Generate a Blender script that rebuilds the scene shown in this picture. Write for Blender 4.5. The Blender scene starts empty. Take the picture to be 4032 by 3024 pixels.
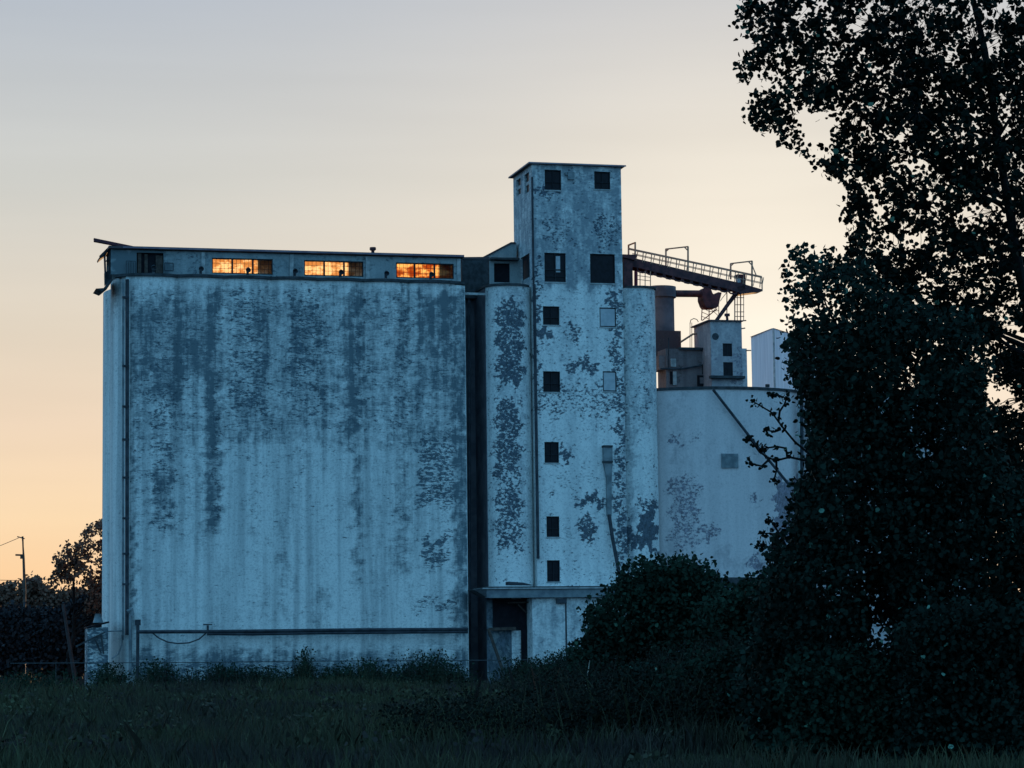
import bpy, math, random
import numpy as np
from mathutils import Vector, Matrix, noise as mnoise

sc = bpy.context.scene
col = sc.collection
D2R = math.radians

# ------------------------------------------------------------------ camera
FPX = 10250.0
EYE = Vector((0.0, 0.0, 2.7))
PITCH, ROLL, TH = D2R(6.0), D2R(-0.709), D2R(14.2)
fwd = Vector((0, math.cos(PITCH), math.sin(PITCH)))
up0 = Vector((0, -math.sin(PITCH), math.cos(PITCH)))
rt0 = Vector((1, 0, 0))
CR = rt0 * math.cos(ROLL) + up0 * math.sin(ROLL)
CU = up0 * math.cos(ROLL) - rt0 * math.sin(ROLL)
cam_d = bpy.data.cameras.new("camera")
cam = bpy.data.objects.new("camera", cam_d)
col.objects.link(cam)
m = Matrix.Identity(4)
for i in range(3):
    m[i][0], m[i][1], m[i][2], m[i][3] = CR[i], CU[i], -fwd[i], EYE[i]
cam.matrix_world = m
cam_d.sensor_width = 36.0
cam_d.lens = FPX / 4032.0 * 36.0
cam_d.clip_start = 0.5
cam_d.clip_end = 12000
sc.camera = cam

# ------------------------------------------------------------------ sky
def lin(c):
    return tuple(((v / 255.0) / 12.92 if v / 255.0 <= 0.04045 else ((v / 255.0 + 0.055) / 1.055) ** 2.4) for v in c)

SUN_EL, SUN_AZ = D2R(1.6), math.atan2(2900 - 2016, FPX)      # azimuth to the right of +Y
world = bpy.data.worlds.new("World")
sc.world = world
world.use_nodes = True
wn, wl = world.node_tree.nodes, world.node_tree.links
wn.clear()
def wnode(t, **k):
    n = wn.new(t)
    for a, b in k.items():
        setattr(n, a, b)
    return n
def wmath(op, a, b=None, c=None):
    n = wnode('ShaderNodeMath', operation=op)
    for i, s in enumerate((a, b, c)):
        if s is None: continue
        if isinstance(s, (int, float)): n.inputs[i].default_value = s
        else: wl.new(s, n.inputs[i])
    return n.outputs[0]
tc = wnode('ShaderNodeTexCoord')
nrm = wnode('ShaderNodeVectorMath', operation='NORMALIZE')
wl.new(tc.outputs['Generated'], nrm.inputs[0])
sep = wnode('ShaderNodeSeparateXYZ')
wl.new(nrm.outputs[0], sep.inputs[0])
def wramp(fac, stops):
    r = wnode('ShaderNodeValToRGB')
    wl.new(fac, r.inputs[0])
    e = r.color_ramp.elements
    while len(e) > 1: e.remove(e[-1])
    e[0].position, e[0].color = stops[0][0], (*stops[0][1], 1)
    for p, c in stops[1:]:
        x = e.new(p); x.color = (*c, 1)
    return r.outputs[0]
def wmix(f, a, b, bt='MIX'):
    n = wnode('ShaderNodeMix', data_type='RGBA', blend_type=bt)
    if isinstance(f, float): n.inputs[0].default_value = f
    else: wl.new(f, n.inputs[0])
    wl.new(a, n.inputs[6]); 
    if isinstance(b, tuple): n.inputs[7].default_value = (*b, 1)
    else: wl.new(b, n.inputs[7])
    return n.outputs[2]
dusk = wramp(sep.outputs[2], [
    (0.0, lin((252, 190, 130))), (0.025, lin((251, 206, 156))), (0.055, lin((246, 216, 176))),
    (0.09, lin((237, 214, 188))), (0.127, lin((222, 210, 192))), (0.18, lin((205, 206, 201))),
    (0.25, lin((180, 189, 200))), (0.42, lin((120, 150, 182))), (1.0, lin((58, 104, 146)))])
away = wramp(sep.outputs[2], [
    (0.0, (0.24, 0.56, 0.88)), (0.15, (0.225, 0.61, 0.99)), (0.5, (0.185, 0.56, 0.95)), (1.0, (0.11, 0.36, 0.64))])
hd = wnode('ShaderNodeVectorMath', operation='DOT_PRODUCT')
wl.new(nrm.outputs[0], hd.inputs[0])
hd.inputs[1].default_value = (math.sin(SUN_AZ), math.cos(SUN_AZ), 0)
mr = wnode('ShaderNodeMapRange', interpolation_type='SMOOTHSTEP')
wl.new(hd.outputs['Value'], mr.inputs[0])
mr.inputs[1].default_value, mr.inputs[2].default_value = -0.05, 0.80
base_sky = wmix(mr.outputs[0], away, dusk)
gd = wnode('ShaderNodeVectorMath', operation='DOT_PRODUCT')
wl.new(nrm.outputs[0], gd.inputs[0])
GEL = D2R(6.5); GAZ = math.atan2(3050 - 2016, FPX)
gd.inputs[1].default_value = (math.sin(GAZ) * math.cos(GEL), math.cos(GAZ) * math.cos(GEL), math.sin(GEL))
glow = wmath('POWER', wmath('MAXIMUM', gd.outputs['Value'], 0.0), 78.0)
lit_sky = wmix(wmath('MULTIPLY', glow, 0.60), base_sky, lin((250, 236, 216)))
nish = wnode('ShaderNodeTexSky', sky_type='NISHITA')
nish.sun_disc = False
nish.sun_elevation, nish.sun_rotation = SUN_EL, SUN_AZ
nish.dust_density = 1.5
glow2 = wmath('POWER', wmath('MAXIMUM', gd.outputs['Value'], 0.0), 420.0)
lit_sky = wmix(wmath('MULTIPLY', glow2, 0.85), lit_sky, lin((254, 247, 230)))
hz_map = wnode('ShaderNodeMapping'); wl.new(nrm.outputs[0], hz_map.inputs[0]); hz_map.inputs['Scale'].default_value = (2.2, 2.2, 26.0); hz_map.inputs['Rotation'].default_value = (0, D2R(3), 0)
hz = wnode('ShaderNodeTexNoise'); wl.new(hz_map.outputs[0], hz.inputs['Vector']); hz.inputs['Scale'].default_value = 1.6; hz.inputs['Detail'].default_value = 3.0
hzf = wmath('ADD', wmath('MULTIPLY', wmath('SUBTRACT', hz.outputs[0], .5), .16), 1.0)
hv = wnode('ShaderNodeVectorMath', operation='SCALE'); wl.new(lit_sky, hv.inputs[0]); wl.new(hzf, hv.inputs['Scale']); lit_sky = hv.outputs[0]
bg1 = wnode('ShaderNodeBackground'); bg2 = wnode('ShaderNodeBackground'); addn = wnode('ShaderNodeAddShader')
wl.new(lit_sky, bg1.inputs[0]); bg1.inputs[1].default_value = 1.0
wl.new(nish.outputs[0], bg2.inputs[0]); bg2.inputs[1].default_value = 0.003
wl.new(bg1.outputs[0], addn.inputs[0]); wl.new(bg2.outputs[0], addn.inputs[1])
wo = wnode('ShaderNodeOutputWorld')
wl.new(addn.outputs[0], wo.inputs[0])

sun_d = bpy.data.lights.new("sun", 'SUN')
sun = bpy.data.objects.new("sun", sun_d)
col.objects.link(sun)
sun_d.energy = 5.0
sun_d.angle = D2R(0.5)
sun_d.color = (1.0, 0.57, 0.25)
sdir = Vector((math.sin(SUN_AZ) * math.cos(SUN_EL), math.cos(SUN_AZ) * math.cos(SUN_EL), math.sin(SUN_EL)))
sun.rotation_euler = (-sdir).to_track_quat('-Z', 'Y').to_euler()
sun.location = sdir * 900

sc.view_settings.view_transform = 'Standard'
sc.view_settings.look = 'None'
sc.view_settings.exposure = 0.0
sc.view_settings.gamma = 1.0

random.seed(7)
rng = np.random.default_rng(11)

# ------------------------------------------------------------------ measuring helpers
def ray(px, py):
    return fwd + CR * ((px - 2016) / FPX) + CU * (-(py - 1512) / FPX)
def G(px, py, Y):
    d = ray(px, py)
    return EYE + d * (Y / d.y)
O = G(2105, 2600, 228.0); O.z = 0.0
U = Vector((math.cos(TH), math.sin(TH), 0)); V = Vector((-math.sin(TH), math.cos(TH), 0)); Z = Vector((0, 0, 1))
def W(u, v, z):
    return O + U * u + V * v + Z * z
def F(px, py, v=0.0):
    d = ray(px, py)
    t = (v - (EYE - O).dot(V)) / d.dot(V)
    p = EYE + d * t - O
    return p.dot(U), p.z
def FW(px, py, v=0.0):
    u, z = F(px, py, v)
    return W(u, v, z)
def rect(x0, x1, y0, y1, v=0.0):
    xm, ym = (x0 + x1) / 2, (y0 + y1) / 2
    return F(x0, ym, v)[0], F(x1, ym, v)[0], F(xm, y1, v)[1], F(xm, y0, v)[1]      # u0 u1 z0 z1
def VD(px, py, u):      # depth v of the point on plane u = const seen at px, py
    d = ray(px, py)
    t = (u - (EYE - O).dot(U)) / d.dot(U)
    p = EYE + d * t - O
    return p.dot(V), p.z
def projn(P):           # N x 3 world -> pixel of the photograph (for laying stains out where they are)
    q = P - np.array(EYE)
    x, y, w = q @ np.array(CR), q @ np.array(CU), q @ np.array(fwd)
    return 2016 + FPX * x / w, 1512 - FPX * y / w

# ------------------------------------------------------------------ objects
FR = {}
def thing(name, label, cat, loc, rot=0.0, group=None, kind=None):
    o = bpy.data.objects.new(name, None)
    col.objects.link(o)
    o.empty_display_size = 0.5
    o.location = loc
    o.rotation_euler = (0, 0, rot)
    FR[o.name] = Matrix.Translation(Vector(loc)) @ Matrix.Rotation(rot, 4, 'Z')
    tag(o, label, cat, group, kind)
    return o
def tag(o, label=None, cat=None, group=None, kind=None):
    if label: o['label'] = label
    if cat: o['category'] = cat
    if group: o['group'] = group
    if kind: o['kind'] = kind
    return o

class MB:
    def __init__(s): s.v, s.f = [], []
    def add(s, vs, fs):
        b = len(s.v); s.v += [Vector(p) for p in vs]; s.f += [tuple(b + i for i in f) for f in fs]; return s
    def hexa(s, p):       # 8 points: bottom 4 ccw, top 4
        return s.add(p, [(3, 2, 1, 0), (4, 5, 6, 7), (0, 1, 5, 4), (1, 2, 6, 5), (2, 3, 7, 6), (3, 0, 4, 7)])
    def box(s, u0, u1, v0, v1, z0, z1):       # facade frame
        return s.hexa([W(u0, v0, z0), W(u1, v0, z0), W(u1, v1, z0), W(u0, v1, z0), W(u0, v0, z1), W(u1, v0, z1), W(u1, v1, z1), W(u0, v1, z1)])
    def pbox(s, x0, x1, y0, y1, v, d):        # box whose face is the measured rectangle on plane v, running d back
        u0, u1, z0, z1 = rect(x0, x1, y0, y1, v)
        return s.box(u0, u1, v, v + d, z0, z1)
    def quadpoly(s, pts, off):                # pts: facing polygon (world), extruded by the vector off
        n = len(pts)
        vs = list(pts) + [p + off for p in pts]
        fs = [tuple(range(n)), tuple(range(2 * n - 1, n - 1, -1))] + [(i, i + n, (i + 1) % n + n, (i + 1) % n) for i in range(n)]
        return s.add(vs, fs)
    def tube(s, pts, r, n=6, cap=True):
        pts = [Vector(p) for p in pts]
        rs = r if isinstance(r, (list, tuple)) else [r] * len(pts)
        rings = []
        for i, p in enumerate(pts):
            a = pts[max(i - 1, 0)]; b = pts[min(i + 1, len(pts) - 1)]
            t = (b - a)
            if t.length < 1e-6: t = Vector((0, 0, 1))
            t.normalize()
            x = t.cross(Vector((0, 0, 1)))
            if x.length < 0.05: x = t.cross(Vector((0, 1, 0)))
            x.normalize(); y = t.cross(x)
            rings.append([p + (x * math.cos(2 * math.pi * k / n) + y * math.sin(2 * math.pi * k / n)) * rs[i] for k in range(n)])
        b = len(s.v)
        for g in rings: s.v += g
        for i in range(len(rings) - 1):
            for k in range(n):
                s.f.append((b + i * n + k, b + i * n + (k + 1) % n, b + (i + 1) * n + (k + 1) % n, b + (i + 1) * n + k))
        if cap:
            s.f.append(tuple(b + k for k in range(n))); s.f.append(tuple(b + (len(rings) - 1) * n + k for k in reversed(range(n))))
        return s
    def bar(s, a, b, w, h=None):              # rectangular bar between two world points
        a, b = Vector(a), Vector(b); h = h or w
        t = (b - a).normalized(); x = t.cross(Vector((0, 0, 1)))
        if x.length < 0.05: x = Vector(U)
        x.normalize(); y = x.cross(t)
        x *= w / 2; y *= h / 2
        return s.hexa([a - x - y, a + x - y, a + x + y, a - x + y, b - x - y, b + x - y, b + x + y, b - x + y])
    def build(s, name, mat, parent=None, smooth=False, stain=None, kind=None):
        me = bpy.data.meshes.new(name)
        o = bpy.data.objects.new(name, me)
        col.objects.link(o)
        fr = FR[parent.name] if parent else Matrix.Identity(4)
        inv = fr.inverted()
        me.from_pydata([inv @ p for p in s.v], [], s.f)
        me.materials.append(mat)
        if smooth:
            me.polygons.foreach_set('use_smooth', [p.area < 0.6 for p in me.polygons])
            o.shadow_terminator_geometry_offset = 0.0
        if stain:
            P = np.array([tuple(p) for p in s.v])
            for an, fn in stain.items():
                at = me.attributes.new(an, 'FLOAT', 'POINT')
                at.data.foreach_set('value', fn(P).astype(np.float32))
        if parent: o.parent = parent
        FR[o.name] = fr
        if kind: o['kind'] = kind
        me.update()
        return o

def wall_grid(mb, u0, u1, z0, z1, holes, v, reveal=0.3, step=0.3, vf=None):
    """flat wall on plane v with rectangular holes and their reveals"""
    def axis(a, b, cuts):
        s = set([a, b]); n = max(1, int((b - a) / step))
        for i in range(1, n): s.add(a + (b - a) * i / n)
        for c in cuts:
            if a < c < b: s.add(c)
        s = sorted(s); out = [s[0]]
        for x in s[1:]:
            if x - out[-1] > 1e-4: out.append(x)
        return out
    us = axis(u0, u1, [h[0] for h in holes] + [h[1] for h in holes])
    zs = axis(z0, z1, [h[2] for h in holes] + [h[3] for h in holes])
    b = len(mb.v); nu = len(us)
    for z in zs:
        for u in us: mb.v.append(W(u, v, z))
    for j in range(len(zs) - 1):
        for i in range(nu - 1):
            uc, zc = (us[i] + us[i + 1]) / 2, (zs[j] + zs[j + 1]) / 2
            if any(h[0] < uc < h[1] and h[2] < zc < h[3] for h in holes): continue
            k = b + j * nu + i
            mb.f.append((k, k + 1, k + nu + 1, k + nu))
    for h in holes:
        a0, a1, c0, c1 = h[:4]
        q = [(a0, c0), (a1, c0), (a1, c1), (a0, c1)]
        for i in range(4):
            p, r = q[i], q[(i + 1) % 4]
            mb.add([W(p[0], v, p[1]), W(r[0], v, r[1]), W(r[0], v + reveal, r[1]), W(p[0], v + reveal, p[1])], [(0, 1, 2, 3)])

def prism_wall(mb, prof, z0, z1, step=0.3):
    """profile of (u, v) points raised as a finely gridded wall"""
    nz = max(1, int((z1 - z0) / step)); n = len(prof); b = len(mb.v)
    for j in range(nz + 1):
        z = z0 + (z1 - z0) * j / nz
        for (u, v) in prof: mb.v.append(W(u, v, z))
    for j in range(nz):
        for i in range(n - 1):
            k = b + j * n + i
            mb.f.append((k, k + 1, k + n + 1, k + n))

# ------------------------------------------------------------------ materials
def newmat(name):
    mt = bpy.data.materials.new(name); mt.use_nodes = True
    nt = mt.node_tree
    return mt, nt, nt.nodes['Principled BSDF']
def nmath(nt, op, a, b=None, c=None, clamp=False):
    n = nt.nodes.new('ShaderNodeMath'); n.operation = op; n.use_clamp = clamp
    for i, s in enumerate((a, b, c)):
        if s is None: continue
        if isinstance(s, (int, float)): n.inputs[i].default_value = s
        else: nt.links.new(s, n.inputs[i])
    return n.outputs[0]
def nmix(nt, f, a, b):
    n = nt.nodes.new('ShaderNodeMix'); n.data_type = 'RGBA'
    for i, s in ((0, f), (6, a), (7, b)):
        if isinstance(s, (int, float)): n.inputs[i].default_value = s
        elif isinstance(s, tuple): n.inputs[i].default_value = (*s[:3], 1)
        else: nt.links.new(s, n.inputs[i])
    return n.outputs[2]
def nnoise(nt, scale, detail=6, rough=0.6, sc3=(1, 1, 1), off=(0, 0, 0)):
    t = nt.nodes.new('ShaderNodeTexCoord'); mp = nt.nodes.new('ShaderNodeMapping')
    nt.links.new(t.outputs['Object'], mp.inputs[0]); mp.inputs['Scale'].default_value = sc3; mp.inputs['Location'].default_value = off
    n = nt.nodes.new('ShaderNodeTexNoise')
    nt.links.new(mp.outputs[0], n.inputs['Vector'])
    n.inputs['Scale'].default_value = scale; n.inputs['Detail'].default_value = detail; n.inputs['Roughness'].default_value = rough
    return n.outputs[0]
def ncells(nt, sc3, off=(0, 0, 0)):
    t = nt.nodes.new('ShaderNodeTexCoord'); mp = nt.nodes.new('ShaderNodeMapping')
    nt.links.new(t.outputs['Object'], mp.inputs[0]); mp.inputs['Scale'].default_value = sc3; mp.inputs['Location'].default_value = off
    w = nt.nodes.new('ShaderNodeTexNoise'); w.inputs['Scale'].default_value = 1.3; nt.links.new(mp.outputs[0], w.inputs['Vector'])
    a = nt.nodes.new('ShaderNodeVectorMath'); a.operation = 'MULTIPLY_ADD'
    nt.links.new(w.outputs[1], a.inputs[0]); a.inputs[1].default_value = (.5, .5, .5); nt.links.new(mp.outputs[0], a.inputs[2])
    n = nt.nodes.new('ShaderNodeTexVoronoi'); n.distance = 'CHEBYCHEV'; n.inputs['Scale'].default_value = 1.0
    nt.links.new(a.outputs[0], n.inputs['Vector'])
    s = nt.nodes.new('ShaderNodeSeparateColor'); nt.links.new(n.outputs['Color'], s.inputs[0])
    return s.outputs[0]
def nstep(nt, x, a, b):
    n = nt.nodes.new('ShaderNodeMapRange'); n.interpolation_type = 'SMOOTHSTEP'
    nt.links.new(x, n.inputs[0]); n.inputs[1].default_value = a; n.inputs[2].default_value = b
    return n.outputs[0]
def nattr(nt, name):
    n = nt.nodes.new('ShaderNodeAttribute'); n.attribute_name = name
    return n.outputs['Fac']

def simple(name, c, c2=None, rough=0.85, scale=3.0, sc3=(1, 1, 1), metal=0.0, spec=0.3, bump=0.0):
    mt, nt, bs = newmat(name)
    n = nnoise(nt, scale, 6, 0.6, sc3)
    c2 = c2 or tuple(x * 0.6 for x in c)
    nt.links.new(nmix(nt, nstep(nt, n, 0.35, 0.65), c2, c), bs.inputs['Base Color'])
    bs.inputs['Roughness'].default_value = rough; bs.inputs['Metallic'].default_value = metal
    bs.inputs['Specular IOR Level'].default_value = spec
    if bump:
        b = nt.nodes.new('ShaderNodeBump'); b.inputs['Strength'].default_value = bump; b.inputs['Distance'].default_value = 0.05
        nt.links.new(n, b.inputs['Height']); nt.links.new(b.outputs[0], bs.inputs['Normal'])
    return mt

def paint(name, light, grime_and_shade, bare, cellmix=0.5, peel_w=0.42, thr=0.70, streak=0.35, seed=0.0, cells=(0.8, 0.8, 2.2), pscale=3.2, pz=1.35):
    """old white paint over concrete: vertical run streaks, soft grime, and sharp peeled patches"""
    mt, nt, bs = newmat(name)
    off = (seed, seed * 1.7, seed * .6)
    n1 = nnoise(nt, 0.55, 9, 0.68, (1, 1, .8), off)
    n2 = nnoise(nt, pscale, 9, 0.70, (1, 1, pz), off)
    cl = ncells(nt, cells, off)
    cl2 = ncells(nt, (cells[0] * 2.1, cells[1] * 2.1, cells[2] * 1.6), off)
    st = nnoise(nt, 1.0, 5, 0.6, (1.1, 1.1, 0.045), off)
    grm, pl = nattr(nt, 'grime_and_shade'), nattr(nt, 'peel_and_shade')
    # soft grime
    nv = nnoise(nt, 1.3, 8, 0.72, (1, 1, .35), off)
    g = nmath(nt, 'ADD', nmath(nt, 'MULTIPLY', nv, .42), nmath(nt, 'MULTIPLY', n1, .16))
    g = nmath(nt, 'ADD', g, nmath(nt, 'ADD', nmath(nt, 'MULTIPLY', n2, .30), nmath(nt, 'MULTIPLY', cl, .07)))
    g = nmath(nt, 'ADD', g, nmath(nt, 'MULTIPLY', grm, 0.26))
    gm = nstep(nt, g, 0.47, 0.76)
    sm = nmath(nt, 'MULTIPLY', nstep(nt, st, 0.40, 0.66), streak)
    tot = nmath(nt, 'ADD', gm, sm, None, True)
    c = nmix(nt, tot, light, grime_and_shade)
    # peeled
    p = nmath(nt, 'ADD', nmath(nt, 'MULTIPLY', n2, 1 - cellmix), nmath(nt, 'MULTIPLY', nmath(nt, 'ADD', nmath(nt, 'MULTIPLY', cl2, .30), .35), cellmix))
    p = nmath(nt, 'ADD', nmath(nt, 'MULTIPLY', p, .85), nmath(nt, 'MULTIPLY', n1, .15))
    p = nmath(nt, 'ADD', p, nmath(nt, 'MULTIPLY', pl, peel_w))
    pm = nstep(nt, p, thr, thr + 0.035)
    ph = nstep(nt, p, thr - .06, thr)
    c = nmix(nt, nmath(nt, 'MULTIPLY', ph, 0.18), c, grime_and_shade)
    bv = nmix(nt, nstep(nt, nnoise(nt, 5.0, 5, .7, (1, 1, .5), off), .38, .62), bare, tuple(x * 2.0 + .02 for x in bare))
    c = nmix(nt, nmath(nt, 'MULTIPLY', pm, 0.94), c, bv)
    # fine speckle
    sp = nnoise(nt, 6.0, 6, 0.8, (1, 1, 1), off)
    c = nmix(nt, nmath(nt, 'MULTIPLY', nstep(nt, sp, 0.46, 0.68), 0.45), c, grime_and_shade)
    nt.links.new(c, bs.inputs['Base Color'])
    bs.inputs['Roughness'].default_value = 0.9; bs.inputs['Specular IOR Level'].default_value = 0.2
    b = nt.nodes.new('ShaderNodeBump'); b.inputs['Strength'].default_value = 0.35; b.inputs['Distance'].default_value = 0.04
    nt.links.new(nmath(nt, 'SUBTRACT', n2, pm), b.inputs['Height']); nt.links.new(b.outputs[0], bs.inputs['Normal'])
    return mt

M = {}
M['silo'] = paint('weathered_silo_paint', (.82, .84, .82), (.135, .18, .205), (.05, .075, .095), .35, .30, .625, .40, 0.0, (.7, .7, 2.6), 2.8, 2.6)
M['tower'] = paint('weathered_tower_paint', (.86, .87, .85), (.26, .30, .33), (.025, .04, .06), .18, .25, .62, .26, 5.0, (1.4, 1.4, 2.0), 3.5, 1.6)
M['tank'] = paint('tank_concrete', (.72, .65, .65), (.36, .33, .35), (.13, .12, .15), .2, .27, .66, .18, 9.0, (.5, .5, .5), 3.6, 1.3)
M['gallery'] = paint('gallery_concrete', (.34, .38, .39), (.13, .17, .19), (.06, .08, .10), .5, .36, .64, .25, 3.0, (.8, .8, .8))
M['brown'] = paint('brown_concrete', (.22, .185, .19), (.09, .07, .08), (.06, .05, .05), .5, .36, .66, .45, 7.0, (.8, .8, .8))
M['roof'] = simple('roof_felt', (.09, .07, .08), (.05, .04, .05), .8, 1.5)
M['trim'] = simple('pale_trim', (.46, .47, .47), (.25, .27, .28), .8, 2.0)
M['ledge'] = simple('dark_concrete_ledge_shade', (.06, .07, .08), (.03, .035, .04), .9, 2.0)  # near-black puts the shadow line under the ledge into its colour
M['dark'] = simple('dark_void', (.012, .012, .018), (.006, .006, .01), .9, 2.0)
M['pane'] = simple('opaque_black_pane', (.010, .011, .018), (.005, .005, .009), .4, 3.0, spec=.16)  # opaque near-black panes over an empty interior
M['board'] = simple('grey_painted_board', (.50, .53, .56), (.38, .42, .46), .8, 1.6)
M['frame'] = simple('old_window_frame', (.018, .022, .03), None, .8, 3.0)
M['dull'] = simple('mauve_concrete_and_gap_shade', (.17, .165, .19), (.10, .10, .12), .9, .8)
M['rust'] = simple('rusty_steel', (.13, .045, .050), (.045, .022, .030), .75, 2.0)
M['rail'] = simple('bloom_tinted_rail', (.60, .32, .22), (.36, .18, .12), .7, 2.5)  # pale orange holds the bright sky's bloom around thin steel
M['pipe'] = simple('blackened_pipe', (.05, .06, .075), (.02, .025, .035), .65, 1.5)
M['greypipe'] = simple('grey_pipe', (.24, .28, .30), (.12, .15, .17), .6, 1.2)
M['steel'] = simple('pale_bin_steel', (.86, .80, .84), (.72, .67, .72), .6, .4, (6, 6, .3))
M['wood'] = simple('grey_timber', (.10, .08, .07), (.05, .04, .035), .9, 3.0)
M['bark'] = simple('dark_bark', (.014, .012, .012), (.007, .006, .007), .95, 4.0)
M['stick'] = simple('bleached_stick', (.42, .42, .36), (.25, .25, .22), .9, 4.0)
M['wire'] = simple('galvanised_wire', (.07, .08, .09), None, .6, 4.0)

def leafmat(name, a, b, rough=.55, spec=.35, pale=3.5):
    mt, nt, bs = newmat(name)
    t = nattr(nt, 'tint')
    n = nnoise(nt, .35, 3, .5)
    f = nmath(nt, 'ADD', nmath(nt, 'MULTIPLY', t, .6), nmath(nt, 'MULTIPLY', nstep(nt, n, .35, .65), .4))
    c = nmix(nt, f, a, b)
    c = nmix(nt, nmath(nt, 'GREATER_THAN', t, .988), c, tuple(x * pale for x in b))
    nt.links.new(c, bs.inputs['Base Color'])
    bs.inputs['Roughness'].default_value = rough; bs.inputs['Specular IOR Level'].default_value = spec
    return mt
M['leaf'] = leafmat('cottonwood_leaf', (.003, .007, .006), (.010, .019, .013), .7, .05, 12)
M['leafb'] = leafmat('dense_tree_leaf', (.005, .013, .010), (.016, .034, .026), .7, .07, 8)
M['shrub'] = leafmat('shrub_leaf', (.008, .022, .016), (.022, .048, .032), .8, .06, 2.5)
M['faraway'] = leafmat('hazy_distant_leaf', (.09, .055, .042), (.20, .115, .085), .8, .1, 1.5)  # lightened brown puts the horizon haze into the leaf colour
M['hedge'] = leafmat('dark_hedge_leaf', (.022, .024, .030), (.045, .045, .050), .9, .1, 1.5)
M['brushm'] = leafmat('tangled_brush', (.009, .012, .011), (.022, .030, .022), .9, .04, 1.6)
M['grassm'] = leafmat('dark_grass', (.044, .046, .030), (.090, .104, .056), .8, .1, 1.5)

gmx = M['grassm'].node_tree; bsx = gmx.nodes['Principled BSDF']; lk = bsx.inputs['Base Color'].links[0].from_socket
gmx.links.new(nmix(gmx, nmath(gmx, 'MULTIPLY', nstep(gmx, nnoise(gmx, .055, 5, .6), .44, .60), .8), lk, (.036, .028, .034)), bsx.inputs['Base Color'])
# ground
gm, nt, bs = newmat('field_soil')
n = nnoise(nt, .08, 8, .6); n2 = nnoise(nt, 1.2, 6, .7)
nt.links.new(nmix(nt, nstep(nt, n, .4, .6), (.018, .022, .018), (.026, .018, .020)), bs.inputs['Base Color'])
bs.inputs['Roughness'].default_value = 1.0; bs.inputs['Specular IOR Level'].default_value = 0.0
b = nt.nodes.new('ShaderNodeBump'); b.inputs['Strength'].default_value = .6; b.inputs['Distance'].default_value = .3
nt.links.new(n2, b.inputs['Height']); nt.links.new(b.outputs[0], bs.inputs['Normal'])
g = MB()
g.add([(-6000, -600, 0), (6000, -600, 0), (6000, 9000, 0), (-6000, 9000, 0)], [(0, 1, 2, 3)])
g.build('ground', gm, None, kind='structure')

# ------------------------------------------------------------------ stains, broad darker tones and painted shade, laid out where the photograph shows them
def soft(px, py, lst, base=0.0, e=22.0, wob=1.0):
    r = np.full(px.shape, base, float)
    wx = 11 * np.sin(py * .061 + px * .023) + 8 * np.sin(py * .143 - px * .05) + 6 * np.sin(py * .31 + 1.3)
    wy = 14 * np.sin(px * .071 + py * .019) + 9 * np.sin(px * .19 + 2.1) + 7 * np.sin(px * .37 - py * .11)
    px = px + wx * wob; py = py + wy * wob
    for (x0, x1, y0, y1, s) in lst:
        ex = min(e, (x1 - x0) * .7); ey = min(e * 2.5, (y1 - y0) * .7)
        a = np.clip((px - x0) / ex + .5, 0, 1) * np.clip((x1 - px) / ex + .5, 0, 1) * np.clip((py - y0) / ey + .5, 0, 1) * np.clip((y1 - py) / ey + .5, 0, 1)
        r = np.maximum(r, a * s) if s > 0 else r + a * s
    return r
SG = [(505, 1850, 1120, 1760, .34), (530, 860, 1180, 1500, .62), (520, 700, 1175, 1340, .66), (590, 705, 1330, 1580, .68), (530, 700, 1330, 1500, .5), (620, 690, 1580, 1850, .4), (600, 680, 1840, 2090, .55),  # first entry tones the whole upper front darker
      (805, 875, 1130, 2100, .60), (880, 940, 1200, 1420, .35), (940, 1060, 1150, 1740, .5), (1140, 1270, 1180, 1640, .5),
      (1345, 1425, 1135, 1720, .68), (1385, 1425, 1720, 2330, .42), (1455, 1525, 1160, 1700, .45), (1480, 1520, 1700, 1800, .4), (1562, 1610, 1140, 1500, .58),
      (1562, 1612, 1500, 2280, .42), (1640, 1785, 1150, 1350, .74), (1640, 1785, 1350, 1560, .58), (1650, 1780, 1560, 1760, .5),
      (1786, 1850, 1120, 2520, .72), (508, 532, 1130, 2500, .55), (1100, 1135, 2150, 2700, .3), (1220, 1300, 2300, 2480, .25),  # second strip paints the downpipe's shade; first tones the right end darker
      (500, 1850, 1140, 1620, .32), (508, 1850, 2560, 2700, .6), (700, 800, 1850, 2200, .2)]
SP = [(512, 1835, 1135, 1720, .24), (512, 1835, 1720, 2100, .17), (900, 1060, 1120, 1650, .42), (1130, 1280, 1130, 1640, .40), (1640, 1790, 1700, 2000, .50), (1640, 1780, 2110, 2160, .62), (1660, 1760, 2150, 2240, .5),
      (830, 870, 1480, 2090, .42), (590, 700, 1180, 2100, .34), (520, 600, 1700, 2100, .22), (1540, 1620, 1140, 1700, .34), (1400, 1430, 1140, 1700, .36),
      (510, 1840, 2590, 2700, .45), (1620, 1790, 2340, 2420, .4)]
def st_silo():
    return {'grime_and_shade': lambda P: soft(*projn(P), SG, 0.04) * 1.12, 'peel_and_shade': lambda P: soft(*projn(P), SP, 0.12)}
TG = [(1915, 2100, 1120, 1200, .3), (1930, 2080, 1180, 2180, .25), (2105, 2450, 2150, 2310, .0), (2455, 2500, 1120, 2250, .5), (2455, 2600, 1130, 1700, .35),
      (2105, 2450, 640, 700, .45), (2000, 2450, 640, 1130, .70), (2105, 2450, 1130, 1500, .12), (2100, 2300, 2350, 2660, .3), (1915, 2100, 2350, 2660, .45)]  # widest entry tones the whole upper tower darker; last two, under the canopy
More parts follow.
